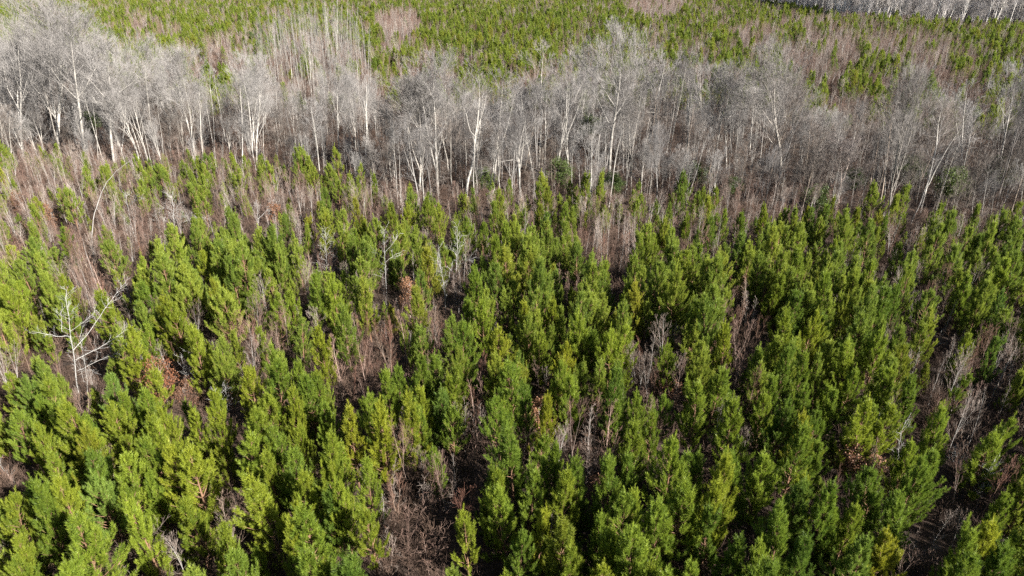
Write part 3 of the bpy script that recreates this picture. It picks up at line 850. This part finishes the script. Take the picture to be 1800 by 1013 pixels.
# ---------------------------------------------------------------- the bare belt: trees drawn after the photo
# base u,v, top u,v, form, width factor, landmark name (or none)
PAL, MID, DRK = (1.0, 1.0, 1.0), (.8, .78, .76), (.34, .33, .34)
BELT = [
    (41, 277, 15, 65, 0, .9, 'the tall leftmost pale tree', PAL), (151, 295, 122, 60, 1, 1.25, 'the giant pale fan-crowned tree', PAL), (104, 275, 68, 28, 2, 1.35, 'the broad grey giant, second from left', PAL),
    (8, 270, -8, 170, 1, 1.0, None, PAL), (200, 292, 178, 98, 3, 1.2, 'the dome-topped pale tree', PAL), (213, 288, 196, 150, 4, 1, None, PAL), (175, 300, 158, 160, 10, 1, None, PAL),
    (247, 275, 232, 130, 4, 1, None, PAL), (263, 242, 262, 92, 3, 1.2, 'the swept silver-crowned tree', PAL), (288, 290, 274, 150, 11, 1, None, PAL), (345, 282, 320, 108, 2, .9, 'the left-leaning silver tree', PAL),
    (358, 290, 336, 130, 5, 1, None, PAL), (322, 290, 314, 195, 12, 1, None, MID), (82, 255, 74, 175, 11, 1, None, DRK), (378, 278, 367, 84, 11, 1.1, 'the slender pole with bare tip', PAL),
    (392, 275, 385, 170, 11, .6, None, PAL), (427, 300, 412, 150, 6, 1, None, PAL), (451, 290, 446, 128, 0, .8, 'the twin silver trunks', PAL), (446, 288, 428, 105, 9, .8, None, PAL), (463, 280, 455, 190, 5, .9, None, PAL),
    (493, 235, 480, 128, 11, 1, None, PAL), (543, 280, 538, 160, 11, 1, None, DRK), (565, 290, 556, 155, 5, 1, 'the black shaded trunk', DRK), (573, 295, 568, 190, 12, 1, None, DRK), (530, 262, 560, 165, 9, .7, None, DRK),  # DRK trunks here: shade from neighbouring trees put into the bark tint
    (597, 288, 590, 132, 1, .8, 'the round silver crown by poles', PAL), (603, 245, 645, 118, 11, 1.6, 'the tree leaning far to the right', PAL), (643, 288, 643, 130, 8, .9, 'the wide goblet-shaped tree', PAL), (636, 292, 616, 170, 9, .7, None, MID),
    (700, 367, 691, 212, 11, 1.3, None, PAL), (704, 370, 700, 240, 10, 1, None, PAL), (738, 335, 728, 160, 2, 1.35, 'the dense grey many-stemmed tree', MID), (770, 340, 752, 138, 0, 1.2, 'the pale cloud-topped tree', PAL),
    (745, 352, 738, 230, 13, 1.2, None, PAL), (796, 345, 790, 215, 12, 1.1, None, PAL), (818, 355, 830, 134, 8, 1.3, 'the large forked white tree', PAL), (860, 345, 862, 188, 4, .8, None, PAL), (866, 342, 872, 138, 6, 1.1, None, PAL),
    (880, 350, 876, 228, 12, 1.0, None, PAL), (915, 352, 921, 200, 7, 1.45, 'the low spreading white tree', PAL), (946, 300, 947, 92, 4, 1.3, 'the tall grey tree at the belt centre', MID), (957, 282, 966, 155, 5, .8, None, PAL),
    (973, 330, 985, 135, 8, .9, 'the pale tuning-fork-shaped tree', PAL), (993, 280, 998, 126, 1, 1.25, 'the white fan-topped tree', PAL), (1005, 360, 1009, 238, 10, 1, None, PAL), (1028, 352, 1038, 218, 11, 1, None, PAL),
    (1043, 285, 1050, 215, 11, .7, None, (.75, .5, .38)), (1069, 322, 1082, 90, 3, 1.25, 'the tall domed grey tree', PAL), (1095, 300, 1100, 150, 2, .9, None, MID), (1109, 340, 1117, 188, 0, .95, 'the greenish vase-shaped tree', MID),
    (1127, 345, 1132, 250, 13, 1.1, None, PAL), (1150, 295, 1164, 100, 7, 1.0, 'the crooked tree with raised arms', PAL), (1176, 290, 1188, 192, 9, .8, None, PAL), (1140, 350, 1146, 265, 12, 1.1, None, PAL),
    (1208, 312, 1212, 118, 9, 1.1, 'the crooked white-barked tree', PAL), (1236, 240, 1245, 90, 8, .8, None, MID), (1250, 315, 1262, 140, 2, 1.0, 'the pale many-limbed tree', PAL), (1276, 300, 1294, 128, 7, 1.0, None, PAL), (1300, 362, 1304, 282, 13, 1, None, MID),
    (1317, 272, 1330, 130, 6, 1.1, None, PAL), (1372, 328, 1384, 118, 0, 1.5, 'the dense black-trunked tree', MID), (1345, 300, 1362, 165, 5, 1.1, None, PAL), (1360, 360, 1366, 240, 12, 1.1, None, MID),
    (1473, 356, 1486, 254, 13, 2.1, 'the reddish domed tree', (.85, .74, .70)), (1425, 345, 1432, 262, 12, 1.3, None, MID), (1541, 320, 1551, 178, 8, .9, 'the jagged broken-limbed tree', MID), (1561, 380, 1600, 150, 2, .85, 'the grey sheaf of leaning stems', MID),
    (1553, 385, 1572, 250, 5, .9, None, PAL), (1610, 366, 1622, 285, 10, 1, None, PAL), (1617, 373, 1662, 163, 9, .9, 'the tall right-leaning white tree', PAL), (1616, 380, 1634, 240, 11, 1, None, DRK), (1689, 321, 1722, 158, 6, 1.3, 'the leaning white pole', PAL),
    (1756, 296, 1788, 145, 1, 1.2, 'the silver-crowned right-edge tree', PAL), (1720, 412, 1742, 290, 10, 1.2, None, PAL), (1738, 398, 1752, 300, 10, 1, None, PAL), (1708, 390, 1716, 300, 12, 1, None, PAL), (1790, 400, 1808, 285, 5, 1.0, None, MID),
    (1511, 352, 1517, 300, 11, .8, None, PAL), (1435, 232, 1448, 148, 4, 1, None, MID), (1462, 262, 1474, 190, 4, 1, None, MID), (1450, 158, 1452, 92, 12, 1, None, PAL), (1180, 255, 1184, 100, 4, 1, None, MID),
    (22, 300, 10, 200, 12, 1, None, PAL), (130, 292, 118, 225, 12, 1.2, None, MID), (300, 270, 292, 190, 12, 1.2, None, PAL), (405, 285, 398, 215, 13, 1.2, None, MID), (490, 292, 484, 225, 12, 1.2, None, MID), (505, 300, 520, 240, 13, 1, None, MID),
    (660, 340, 652, 250, 13, 1.2, None, MID), (680, 352, 676, 268, 12, 1.1, None, MID), (950, 350, 956, 285, 12, 1.1, None, PAL), (1080, 350, 1086, 270, 12, 1.1, None, MID), (1190, 345, 1196, 268, 13, 1.2, None, MID), (840, 352, 836, 280, 13, 1.1, None, PAL),
]
HLOOK = ['vase-shaped', 'fan-crowned', 'many-stemmed', 'domed', 'tall narrow', 'narrow', 'high-crowned', 'crooked', 'forked', 'open-limbed', 'slim', 'thin', 'low twiggy', 'low bushy', 'low spreading']
belt_xy, belt_items, belt_marks, n_hard = [], [], [], 0


def put_hard(x, y, h, var, lean, wf, bark, rot):
    s = h / HNOM[var]
    tb = tuple(min(1, b * 1.0) for b in bark)
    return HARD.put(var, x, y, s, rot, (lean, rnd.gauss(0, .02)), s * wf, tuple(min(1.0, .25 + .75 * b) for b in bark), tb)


for (ub, vb, ut, vt, var, wf, mark, bark) in BELT:
    x, y, h, lean = from_base_top(ub, vb, ut, vt)
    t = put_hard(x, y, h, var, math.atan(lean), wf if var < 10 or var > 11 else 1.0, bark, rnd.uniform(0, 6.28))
    belt_xy.append((x, y))
    um, vm = (ub + ut) / 2, vb + (vt - vb) * .6
    tone = 'dark' if bark is DRK else ('grey' if bark is MID else 'pale')
    if mark:
        belt_marks.append((um, vm, mark))
        nm = mark.split('the ', 1)[1]
        describe(t[0], f"{nm}, in the leafless belt", 'bare tree', 'bare trees of the belt')
    else:
        describe(t[0], '', 'bare tree', 'bare trees of the belt')
        belt_items.append(dict(u=um, v=vm, e=t[0], look=f"{tone} {HLOOK[var]}"))
n_hard = len(BELT)

# ---------------------------------------------------------------- more of the belt, at random
SKY_U = [-200, 0, 60, 120, 160, 200, 270, 320, 400, 460, 560, 640, 700, 760, 830, 900, 950, 1000, 1060, 1110, 1180, 1250, 1300, 1400, 1440, 1500, 1550, 1600, 1650, 1700, 1760, 1800, 2000]
SKY_V = [60, 50, 35, 55, 90, 98, 105, 112, 112, 105, 118, 128, 132, 125, 140, 165, 118, 128, 110, 115, 112, 112, 130, 130, 180, 235, 190, 175, 178, 180, 160, 150, 140]


def cap_height(x, y, h, extra):
    """no taller than the belt's outline in the photo"""
    for _ in range(3):
        uu, vv, _ = project(x, y, h + 0.0)
        lim = np.interp(uu, SKY_U, SKY_V) + extra
        if vv >= lim: break
        r = ray(float(uu), float(lim)); h = CAM_H + r[2] * (y / r[1])
    return float(h)


P, rs = scatter(4.0, 5, 60, 240)
u, v, d, belt, pole, wood, pf, sf = zones(P[:, 0], P[:, 1])
ok = belt & (u > -260) & (u < 2060) & (rs.rand(len(P)) < .66) & thin(P, belt_xy, 2.4)
edge = np.interp(u, FRONT_U, FRONT_V) - v
cand = []
for i in np.where(ok)[0]:
    deep = min(1, edge[i] / 40)
    far_back = rs.rand()
    h = (9 + 6 * deep * rs.rand() + rs.rand() * 3) * (1.22 if u[i] < 330 else 1.0)
    var = int(rs.choice([0, 1, 2, 3, 4, 5, 6, 7, 8, 9, 10, 11], p=[.07, .07, .06, .05, .14, .14, .11, .03, .03, .03, .14, .13]))
    h = cap_height(P[i, 0], P[i, 1], h, rs.uniform(4, 70))
    if h < 5: continue
    cand.append((P[i, 0], P[i, 1], h, var, u[i], v[i], d[i]))
P2, rs2 = scatter(2.5, 6, 60, 240)
u2, v2, d2, belt2, *_ = zones(P2[:, 0], P2[:, 1])
ok2 = belt2 & (u2 > -260) & (u2 < 2060) & (rs2.rand(len(P2)) < .52) & thin(P2, belt_xy, 1.6)
for i in np.where(ok2)[0]:
    cand.append((P2[i, 0], P2[i, 1], rs2.uniform(3.8, 9.5), int(rs2.choice([12, 13, 14, 13, 11, 10])), u2[i], v2[i], d2[i]))
cand.sort(key=lambda c: -(c[2] / c[6]) if -20 < c[4] < 1820 else 1)
rest = []
for c in cand:
    x, y, h, var, uu, vv, dd = c
    lean = rnd.gauss(0, .035)
    wf = rnd.uniform(.85, 1.2)
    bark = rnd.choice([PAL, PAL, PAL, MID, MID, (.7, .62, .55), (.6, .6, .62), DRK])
    if uu > 1150 and rnd.random() < .55 and bark is not DRK: bark = rnd.choice([(.62, .54, .48), (.7, .6, .54)])
    if n_hard < 300 and -20 < uu < 1820:
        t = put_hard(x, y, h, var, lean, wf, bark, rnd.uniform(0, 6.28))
        tu, tv, _ = project(x, y, h * .6)
        describe(t[0], '', 'bare tree', 'bare trees of the belt')
        tone = 'dark' if bark is DRK else ('pale' if bark is PAL else 'grey')
        belt_items.append(dict(u=float(tu), v=float(tv), e=t[0], look=f"{tone} {HLOOK[var]}"))
        n_hard += 1
    else:
        s = h / HNOM[var]
        rest.append((x, y, ground_z(x, y), rnd.uniform(0, 6.28), s, s * wf, rnd.gauss(0, .03), lean, var))
label_by_landmarks(belt_items, belt_marks, 'bare tree')
for k in range(15):
    if k not in HARD.proto: print('no proto', k)
stuff('bare_understory', 'tangle of smaller bare grey trees filling the leafless belt', 'bare trees', rest, [HARD.proto[k][1:] for k in range(15)])

# ---------------------------------------------------------------- stand of pale poles behind the belt
pole_items = []
PL = [(610, 87, 608, -22), (600, 100, 600, 8), (589, 128, 588, -18), (555, 69, 553, -10), (517, 167, 511, 52), (487, 180, 480, 34), (582, 95, 578, 0), (530, 180, 527, 92), (572, 110, 570, 10), (625, 78, 626, 2), (500, 150, 494, 60), (545, 150, 541, 50)]
pole_xy = []
for (ub, vb, ut, vt) in PL:
    x, y, h, lean = from_base_top(ub, vb, ut, vt)
    h = min(h, 24)
    t = POLE.put(rnd.randrange(3), x, y, h / 18, rnd.uniform(0, 6.28), (math.atan(lean), 0), h / 18 * 1.3)
    pole_xy.append((x, y)); describe(t[0], '', 'bare tree', 'stand of pale pole trees')
    pole_items.append(dict(u=(ub + ut) / 2, v=(vb + vt) / 2, e=t[0], look='tall and white'))
P, rs = scatter(2.7, 15, 120, 420)
u, v, d, belt, pole, wood, pf, sf = zones(P[:, 0], P[:, 1])
ok = pole & (rs.rand(len(P)) < .55) & thin(P, pole_xy, 1.8)
idx = np.where(ok)[0]; rs.shuffle(idx)
for i in idx[:230]:
    h = rs.uniform(10, 17)
    x, y = P[i]
    g_ = float(rs.uniform(.5, .95)); t = POLE.put(int(rs.randint(3)), x, y, h / 18, rs.uniform(0, 6.28), (rs.normal(0, .03), rs.normal(0, .03)), h / 18 * 1.1, (g_, g_, g_), (g_, g_, g_))
    pole_xy.append((x, y)); describe(t[0], '', 'bare tree', 'stand of pale pole trees')
    tu, tv, _ = project(x, y, h * .5)
    pole_items.append(dict(u=float(tu), v=float(tv), e=t[0], look='short grey' if h < 12 else ('grey' if h < 15 else 'tall grey')))
label_by_landmarks(pole_items, [(520, 60, 'the gap above the bright pole'), (450, 150, 'the dark evergreen by the poles'), (590, 130, 'the short middle pole'), (545, 130, 'the pole inside the stand'), (585, 10, 'the white pole at photo top'), (500, 200, "the stand's lower left corner"), (615, 160, "the stand's lower right corner"), (608, 40, 'the tallest white pole'), (517, 110, 'the bright pole in the stand'), (484, 120, "the stand's left edge"), (560, 190, 'the stand foot'), (640, 120, "the stand's right edge"), (555, 60, "the stand's pale back pole")], 'thin pole')

# ---------------------------------------------------------------- pines read off the photo (tip u,v)
TIPS = '''5,878 127,905 213,848 240,868 93,828 333,872 327,785 267,762 200,708 90,712 27,725 157,745 143,755 213,802 267,822 343,712 420,762 433,715 483,748 520,792 533,735
560,758 573,808 453,962 507,928 547,968 387,922 417,975 37,968 80,998 567,975 167,835 273,728 300,772 467,835 547,882 583,862 57,852 60,748 127,695 213,688 467,685 507,682 367,688
613,715 667,705 720,682 750,708 793,712 880,698 893,702 903,755 847,825 870,822 887,852 973,778 1017,805 1077,805 1080,702 1120,695 1147,725 1180,762 1060,905 1097,868 940,892
987,918 1007,968 820,895 647,888 610,975 627,968 887,1002 1057,982 1113,928 1133,932 1167,875 1087,932 1153,982 1180,998 1113,858 603,845 1197,818 933,675 643,798 927,832 990,815 913,935
1233,675 1300,698 1377,702 1237,798 1270,802 1305,805 1345,798 1397,822 1430,838 1537,825 1550,835 1637,778 1613,802 1563,702 1657,718 1590,862 1770,722 1417,675 1457,678 1527,702
1253,882 1290,938 1317,978 1207,845 1257,838 1555,945 1470,888 1503,878 1383,888 1413,948 1350,955 1367,975 1520,945 1777,858 1697,918 1747,908 1713,965 1783,952 1747,755 1607,775
1220,985 1457,852 1433,768 1407,738 377,488 217,571 247,565 80,588 70,495 240,451 253,488 347,438 317,425 447,505 480,515 507,508 547,481 583,478 337,578 353,558 473,601 477,631 437,641
563,375 60,345 107,395 287,518 300,525 187,505 7,495 30,488 117,481 180,395 350,365 560,571 540,658 560,651 50,655 13,648 753,345 687,355 713,358 613,398 643,385 820,381 847,388 877,408
893,388 927,398 947,358 993,355 960,371 813,568 737,625 763,618 807,631 877,578 923,528 900,625 973,525 1020,551 1000,601 1037,445 1057,455 1087,495 1117,495 1150,405 1173,455 1093,568
1033,571 1073,578 1180,601 710,565 817,525 847,525 840,465 680,645 697,645 947,581 1310,371 1253,381 1210,371 1277,365 1350,358 1417,361 1510,365 1560,378 1623,398 1473,418 1417,438
1360,475 1387,541 1413,505 1427,545 1460,478 1533,455 1583,501 1637,508 1700,485 1713,588 1767,511 1767,448 1750,585 1283,565 1263,505 1230,525 1257,645 1337,608 1377,605 1413,621
1447,551 1483,588 1500,605 1543,498 1553,578 1593,605 1797,438 1207,438 1220,421'''
SPARSE = {(80, 588): 4, (647, 888): 8, (5, 878): 7, (127, 905): 2, (217, 571): 1, (420, 762): 4, (473, 601): 4, (1555, 945): 2, (893, 702): 4, (793, 712): 7, (327, 785): 5, (820, 895): 4}
TONES = [('yellow-green', (1.0, .96, .68)), ('bright green', (.96, 1.0, .78)), ('mid-green', (.86, .91, .74)), ('deep green', (.68, .77, .66)), ('bluish green', (.78, .88, 1.0))]
pine_items, pine_xy, n_pine = [], [], 0
pr = random.Random(21)


def pick_tone(u, v):
    g = (u - 900) / 900
    w = [max(.05, .34 - .26 * g), .32, .26, max(.05, .16 + .14 * g), .07]  # sunlight difference put into tint: lighter pines leftward, darker rightward
    return pr.choices(TONES, w)[0]


def put_pine(x, y, h, var, tone):
    s = h / 6.0
    t = PINE.put(var, x, y, s, pr.uniform(0, 6.28), (pr.gauss(0, .03), pr.gauss(0, .03)), s * pr.uniform(.88, 1.18), tone[1])
    describe(t[0], '', 'pine tree', 'young plantation pines')
    tu, tv, _ = project(x, y, h * .7)
    size = 'small' if h < 4.6 else ('tall' if h > 6.7 else '')
    look = f"{size + ' ' if size else ''}{PINE_SHAPE[var]} {tone[0]}"
    pine_items.append(dict(u=float(tu), v=float(tv), e=t[0], look=look))
    pine_xy.append((x, y))


for tok in TIPS.split():
    a, b = map(int, tok.split(','))
    h = pr.uniform(5.6, 7.6) * (.85 if b < 430 else 1)
    if (a, b) in ((453, 962), (710, 565), (80, 588)): h = 4.2
    if (a, b) in ((667, 705), (813, 568), (217, 571), (377, 488), (327, 785), (903, 755)): h = 7.4
    x, y = at_height(a, b, h)
    var = SPARSE.get((a, b), pr.choice([0, 1, 2, 3, 5, 5, 6, 0, 2, 7, 9, 10, 11, 9, 10]))
    put_pine(x, y, h, var, pick_tone(a, b)); n_pine += 1

# the rest of the plantation
P, rs = scatter(1.82, 33, 6, 135, 1.25)
u, v, d, belt, pole, wood, pf, sf = zones(P[:, 0], P[:, 1])
base = np.interp(v, [280, 420, 520, 640, 2000], [.44, .50, .76, .94, 1.0]) * np.where(v < 520, np.interp(u, [300, 750], [.72, 1]), 1)
cl = clump(P[:, 0], P[:, 1], 9, 3)
prob = base * pf * (.45 + .75 * cl)
front_ok = (~belt) & (v > np.interp(u, FRONT_U, FRONT_V) + 2)
ok = front_ok & (rs.rand(len(P)) < prob) & thin(P, pine_xy, 1.5) & thin(P, taken, 1.3)
near = []
for i in np.where(ok)[0]:
    h = float(np.clip(rs.normal(6.1, 1.4), 2.6, 8.8)) * float(np.interp(v[i], [300, 420, 560], [.68, .76, 1])) * (1.2 if (480 < u[i] < 640 and v[i] < 360) else 1)
    if v[i] > 700: h = min(h, 6.4)
    if hides_a_lone_tree(P[i, 0], P[i, 1], h): continue
    var = int(rs.choice(12, p=[.11, .10, .10, .10, .06, .11, .08, .07, .05, .08, .09, .05]))
    if v[i] < 460 and rs.rand() < .35: var = int(rs.choice([4, 8, 11]))
    near.append((P[i, 0], P[i, 1], h, var, u[i], v[i], d[i]))
near.sort(key=lambda c: c[6])
pines = []
for (x, y, h, var, uu, vv, dd) in near:
    tu, tv, _ = project(x, y, h * .8)
    if n_pine < 300 and 8 < tu < 1792 and 8 < tv < 1000:
        put_pine(x, y, h, var, pick_tone(uu, vv)); n_pine += 1
    else:
        s = h / 6; pines.append((x, y, ground_z(x, y), rs.uniform(0, 6.28), s, s * rs.uniform(.88, 1.18), rs.normal(0, .03), rs.normal(0, .03), var))
P, rs = scatter(2.4, 37, 6, 135, 1.2)
u, v, d, belt, pole, wood, pf, sf = zones(P[:, 0], P[:, 1])
ok = (~belt) & (v > np.interp(u, FRONT_U, FRONT_V) - 12) & (rs.rand(len(P)) < np.where(v < 440, .62, .34) * np.clip(pf, .06, 1)) & thin(P, pine_xy, 1.0) & thin(P, taken, 1.0)
for i in np.where(ok)[0]:
    s = rs.uniform(1.8, 3.9) / 6
    if hides_a_lone_tree(P[i, 0], P[i, 1], s * 6): continue
    pines.append((P[i, 0], P[i, 1], ground_z(*P[i]), rs.uniform(0, 6.28), s, s * rs.uniform(1.0, 1.3), rs.normal(0, .04), rs.normal(0, .04), int(rs.randint(12))))
P, rs = scatter(2.25, 34, 95, 570, 1.12)
u, v, d, belt, pole, wood, pf, sf = zones(P[:, 0], P[:, 1])
cl = clump(P[:, 0], P[:, 1], 16, 4)
cl2 = clump(P[:, 0], P[:, 1], 45, 8)
back_ok = (~belt) & (~wood) & (v < np.interp(u, BACK_U, BACK_V))
prob = .74 * pf * np.clip(1.5 * cl - .18, .05, 1.1) * (.55 + .6 * cl2) * np.where(pole, .25, 1)
ok = back_ok & (rs.rand(len(P)) < prob)
for i in np.where(ok)[0]:
    h = float(np.clip(rs.normal(5.3, 1.0), 3.0, 7.5)); s = h / 6
    pines.append((P[i, 0], P[i, 1], ground_z(*P[i]), rs.uniform(0, 6.28), s, s * rs.uniform(1.0, 1.3), rs.normal(0, .03), rs.normal(0, .03), int(rs.choice([0, 2, 5, 3, 7, 1, 9, 10]))))
stuff('pine_plantation', 'dense young green pines covering the land out to the far wood', 'pine trees', pines, [PINE.proto[k][1:] for k in range(12)])
print('pines', n_pine, len(pines))

MARKS = [(135, 600, 'the large white forking dead tree'), (180, 350, 'the bent arching trunk'), (307, 380, 'the broken silver tree'), (455, 385, 'the short broken grey snag'), (575, 445, 'the cone-shaped dead pine'),
         (677, 470, 'the straight white dead tree'), (803, 455, 'the slender white dead tree'), (345, 655, 'the small white dead tree'), (390, 720, 'the two short pale stems'), (415, 900, 'the red-stemmed bush'),
         (260, 965, 'the spreading grey bare tree'), (715, 805, 'the farthest red-tipped bare tree'), (775, 880, 'the tall red-tipped bare tree'), (715, 955, 'the nearest bushy bare tree'), (1030, 760, 'the pale thicket at bottom centre'),
         (1145, 620, 'the white-stemmed thicket right of centre'), (1075, 430, 'the brown thicket above centre'), (640, 630, 'the grey thicket left of centre'), (1300, 655, 'the dark red bare tree'), (1580, 790, 'the leaning pale stem'),
         (1735, 850, 'the bushy white bare tree'), (1640, 970, 'the reddish forked tree'), (1662, 600, 'the bleached fallen limbs'), (1720, 690, 'the big brown thicket on the right'), (1052, 860, 'the low pale-leaved oak'), (1505, 820, 'the reddish dry-leaved oak'),
         (292, 685, 'the tan-leaved oak'), (165, 480, 'the red-brown thicket on the left'), (452, 495, 'the rust-leaved oak'), (890, 915, 'the pale twiggy bare tree'), (1253, 800, 'the slim dark bare stem'), (930, 560, 'the lush pines at centre'),
         (1440, 600, 'the lush pines right of centre'), (40, 860, 'the bent stem at left edge'), (1475, 330, 'the reddish domed tree'), (750, 360, 'the dark pine cluster under the belt'), (1300, 560, 'the grey thicket between right-hand pines'), (953, 750, 'the dark brown oak')]
label_by_landmarks(pine_items, MARKS, 'pine')

# ---------------------------------------------------------------- bare saplings between the pines
P, rs = scatter(1.55, 43, 8, 135, 1.2)
u, v, d, belt, pole, wood, pf, sf = zones(P[:, 0], P[:, 1])
base = np.interp(v, [280, 400, 520, 700, 2000], [.62, .56, .36, .28, .24])
prob = np.maximum(base * sf, np.clip((sf - 1) * .6, 0, .92)) * np.where(belt, .8, 1)
ok = (rs.rand(len(P)) < prob) & thin(P, pine_xy, .7) & ((v > np.interp(u, FRONT_U, FRONT_V) - 30))
idx = np.where(ok)[0]
idx = sorted(idx, key=lambda i: d[i])
sap_items, saps, n_sap = [], [], 0
for i in idx:
    x, y = P[i]
    h = float(rs.uniform(3.8, 7.0) if v[i] > 500 else rs.uniform(3.4, 6.2)) if sf[i] > 1.4 else float(rs.uniform(2.8, 5.0))
    var = int(rs.randint(8))
    if d[i] > 48 and rs.rand() < .35: var = int(rs.choice([0, 1, 3, 7]))
    tu, tv, _ = project(x, y, h * .8)
    if n_sap < 300 and 5 < tu < 1795 and 5 < tv < 1005 and sf[i] > 1.25:
        lt = rnd.choice([('grey', (.85, .85, .85)), ('brown', (.85, .74, .65)), ('reddish', (.9, .7, .62)), ('pale grey', (1.0, 1.0, 1.0))])
        t = SAPL.put(var, x, y, h / 5, rs.uniform(0, 6.28), (rs.normal(0, .05), rs.normal(0, .05)), h / 5 * rs.uniform(.8, 1.2), lt[1], lt[1])
        describe(t[0], '', 'sapling', 'bare saplings between the pines')
        sap_items.append(dict(u=float(tu), v=float(tv), e=t[0], look=('short ' if h < 4 else 'tall ' if h > 5.4 else '') + lt[0])); n_sap += 1
    else:
        s = h / 5; saps.append((x, y, ground_z(x, y), rs.uniform(0, 6.28), s, s * rs.uniform(.8, 1.2), rs.normal(0, .04), rs.normal(0, .04), var))
P, rs = scatter(2.3, 44, 100, 570, 1.12)
u, v, d, belt, pole, wood, pf, sf = zones(P[:, 0], P[:, 1])
cl = clump(P[:, 0], P[:, 1], 16, 4)
ok = (~belt) & (v < np.interp(u, BACK_U, BACK_V)) & (rs.rand(len(P)) < .5 * sf * (1.5 - 1.1 * cl))
for i in np.where(ok)[0]:
    h = float(rs.uniform(4, 7)); s = h / 5
    saps.append((P[i, 0], P[i, 1], ground_z(*P[i]), rs.uniform(0, 6.28), s, s * rs.uniform(1.0, 1.6), rs.normal(0, .04), rs.normal(0, .04), int(rs.randint(8))))
label_by_landmarks(sap_items, MARKS, 'bare sapling')
stuff('sapling_thickets', 'thickets of bare brown and grey saplings between the pines', 'saplings', saps, [SAPL.proto[k][1:] for k in range(8)])
print('saplings', n_sap, len(saps))

# ---------------------------------------------------------------- the far leafless wood
P, rs = scatter(3.4, 53, 300, 640, 1.12)
u, v, d, belt, pole, wood, pf, sf = zones(P[:, 0], P[:, 1])
ok = wood & (u > 900) & (rs.rand(len(P)) < .85)
far = []
for i in np.where(ok)[0]:
    h = rs.uniform(14, 21); var = int(rs.choice([0, 1, 2, 3, 6, 5])); s = h / 20
    if rs.rand() < .55: h = rs.uniform(6, 12); var = 13; s = h / 9
    far.append((P[i, 0], P[i, 1], ground_z(*P[i]), rs.uniform(0, 6.28), s, s * rs.uniform(.9, 1.3), 0, 0, var))
fw = stuff('far_wood', 'pale leafless wood far off beyond the pines, upper right', 'wood', far, [HARD.proto[k][1:] for k in range(15)])
fw.color = (2.2, 2.2, 2.25, 1)  # distance haze painted in: tint lifts the whole wood paler, slightly blue

# ---------------------------------------------------------------- low brush on the floor
protos = []
for k in range(3):
    x, y = at_height([640, 700, 1720][k], [700, 960, 720][k], 0)
    t = BRUSH.put(k, x, y, 1.0, k * 2.0)
    describe(t[0], ['low dry bush under the grey thicket left of centre', 'low dry bush in the dark gap at the bottom', 'low dry bush in the big brown thicket on the right'][k], 'bush', 'low dry bushes')
    protos.append(t[1:])
P, rs = scatter(1.1, 63, 8, 240, 1.15)
u, v, d, belt, pole, wood, pf, sf = zones(P[:, 0], P[:, 1])
ok = (rs.rand(len(P)) < np.where(belt, .35, np.where(v > 650, .62, .36) * np.clip(sf, .9, 2)))
br = []
for i in np.where(ok)[0]:
    s = rs.uniform(.7, 1.6)
    br.append((P[i, 0], P[i, 1], ground_z(*P[i]), rs.uniform(0, 6.28), s, s * 1.3, 0, 0, int(rs.randint(3))))
stuff('undergrowth', 'low dry brown brush and stems over the forest floor', 'undergrowth', br, protos)
print('brush', len(br), 'rest', len(rest), 'far', len(far), 'hard', n_hard, 'poles', len(pole_items))
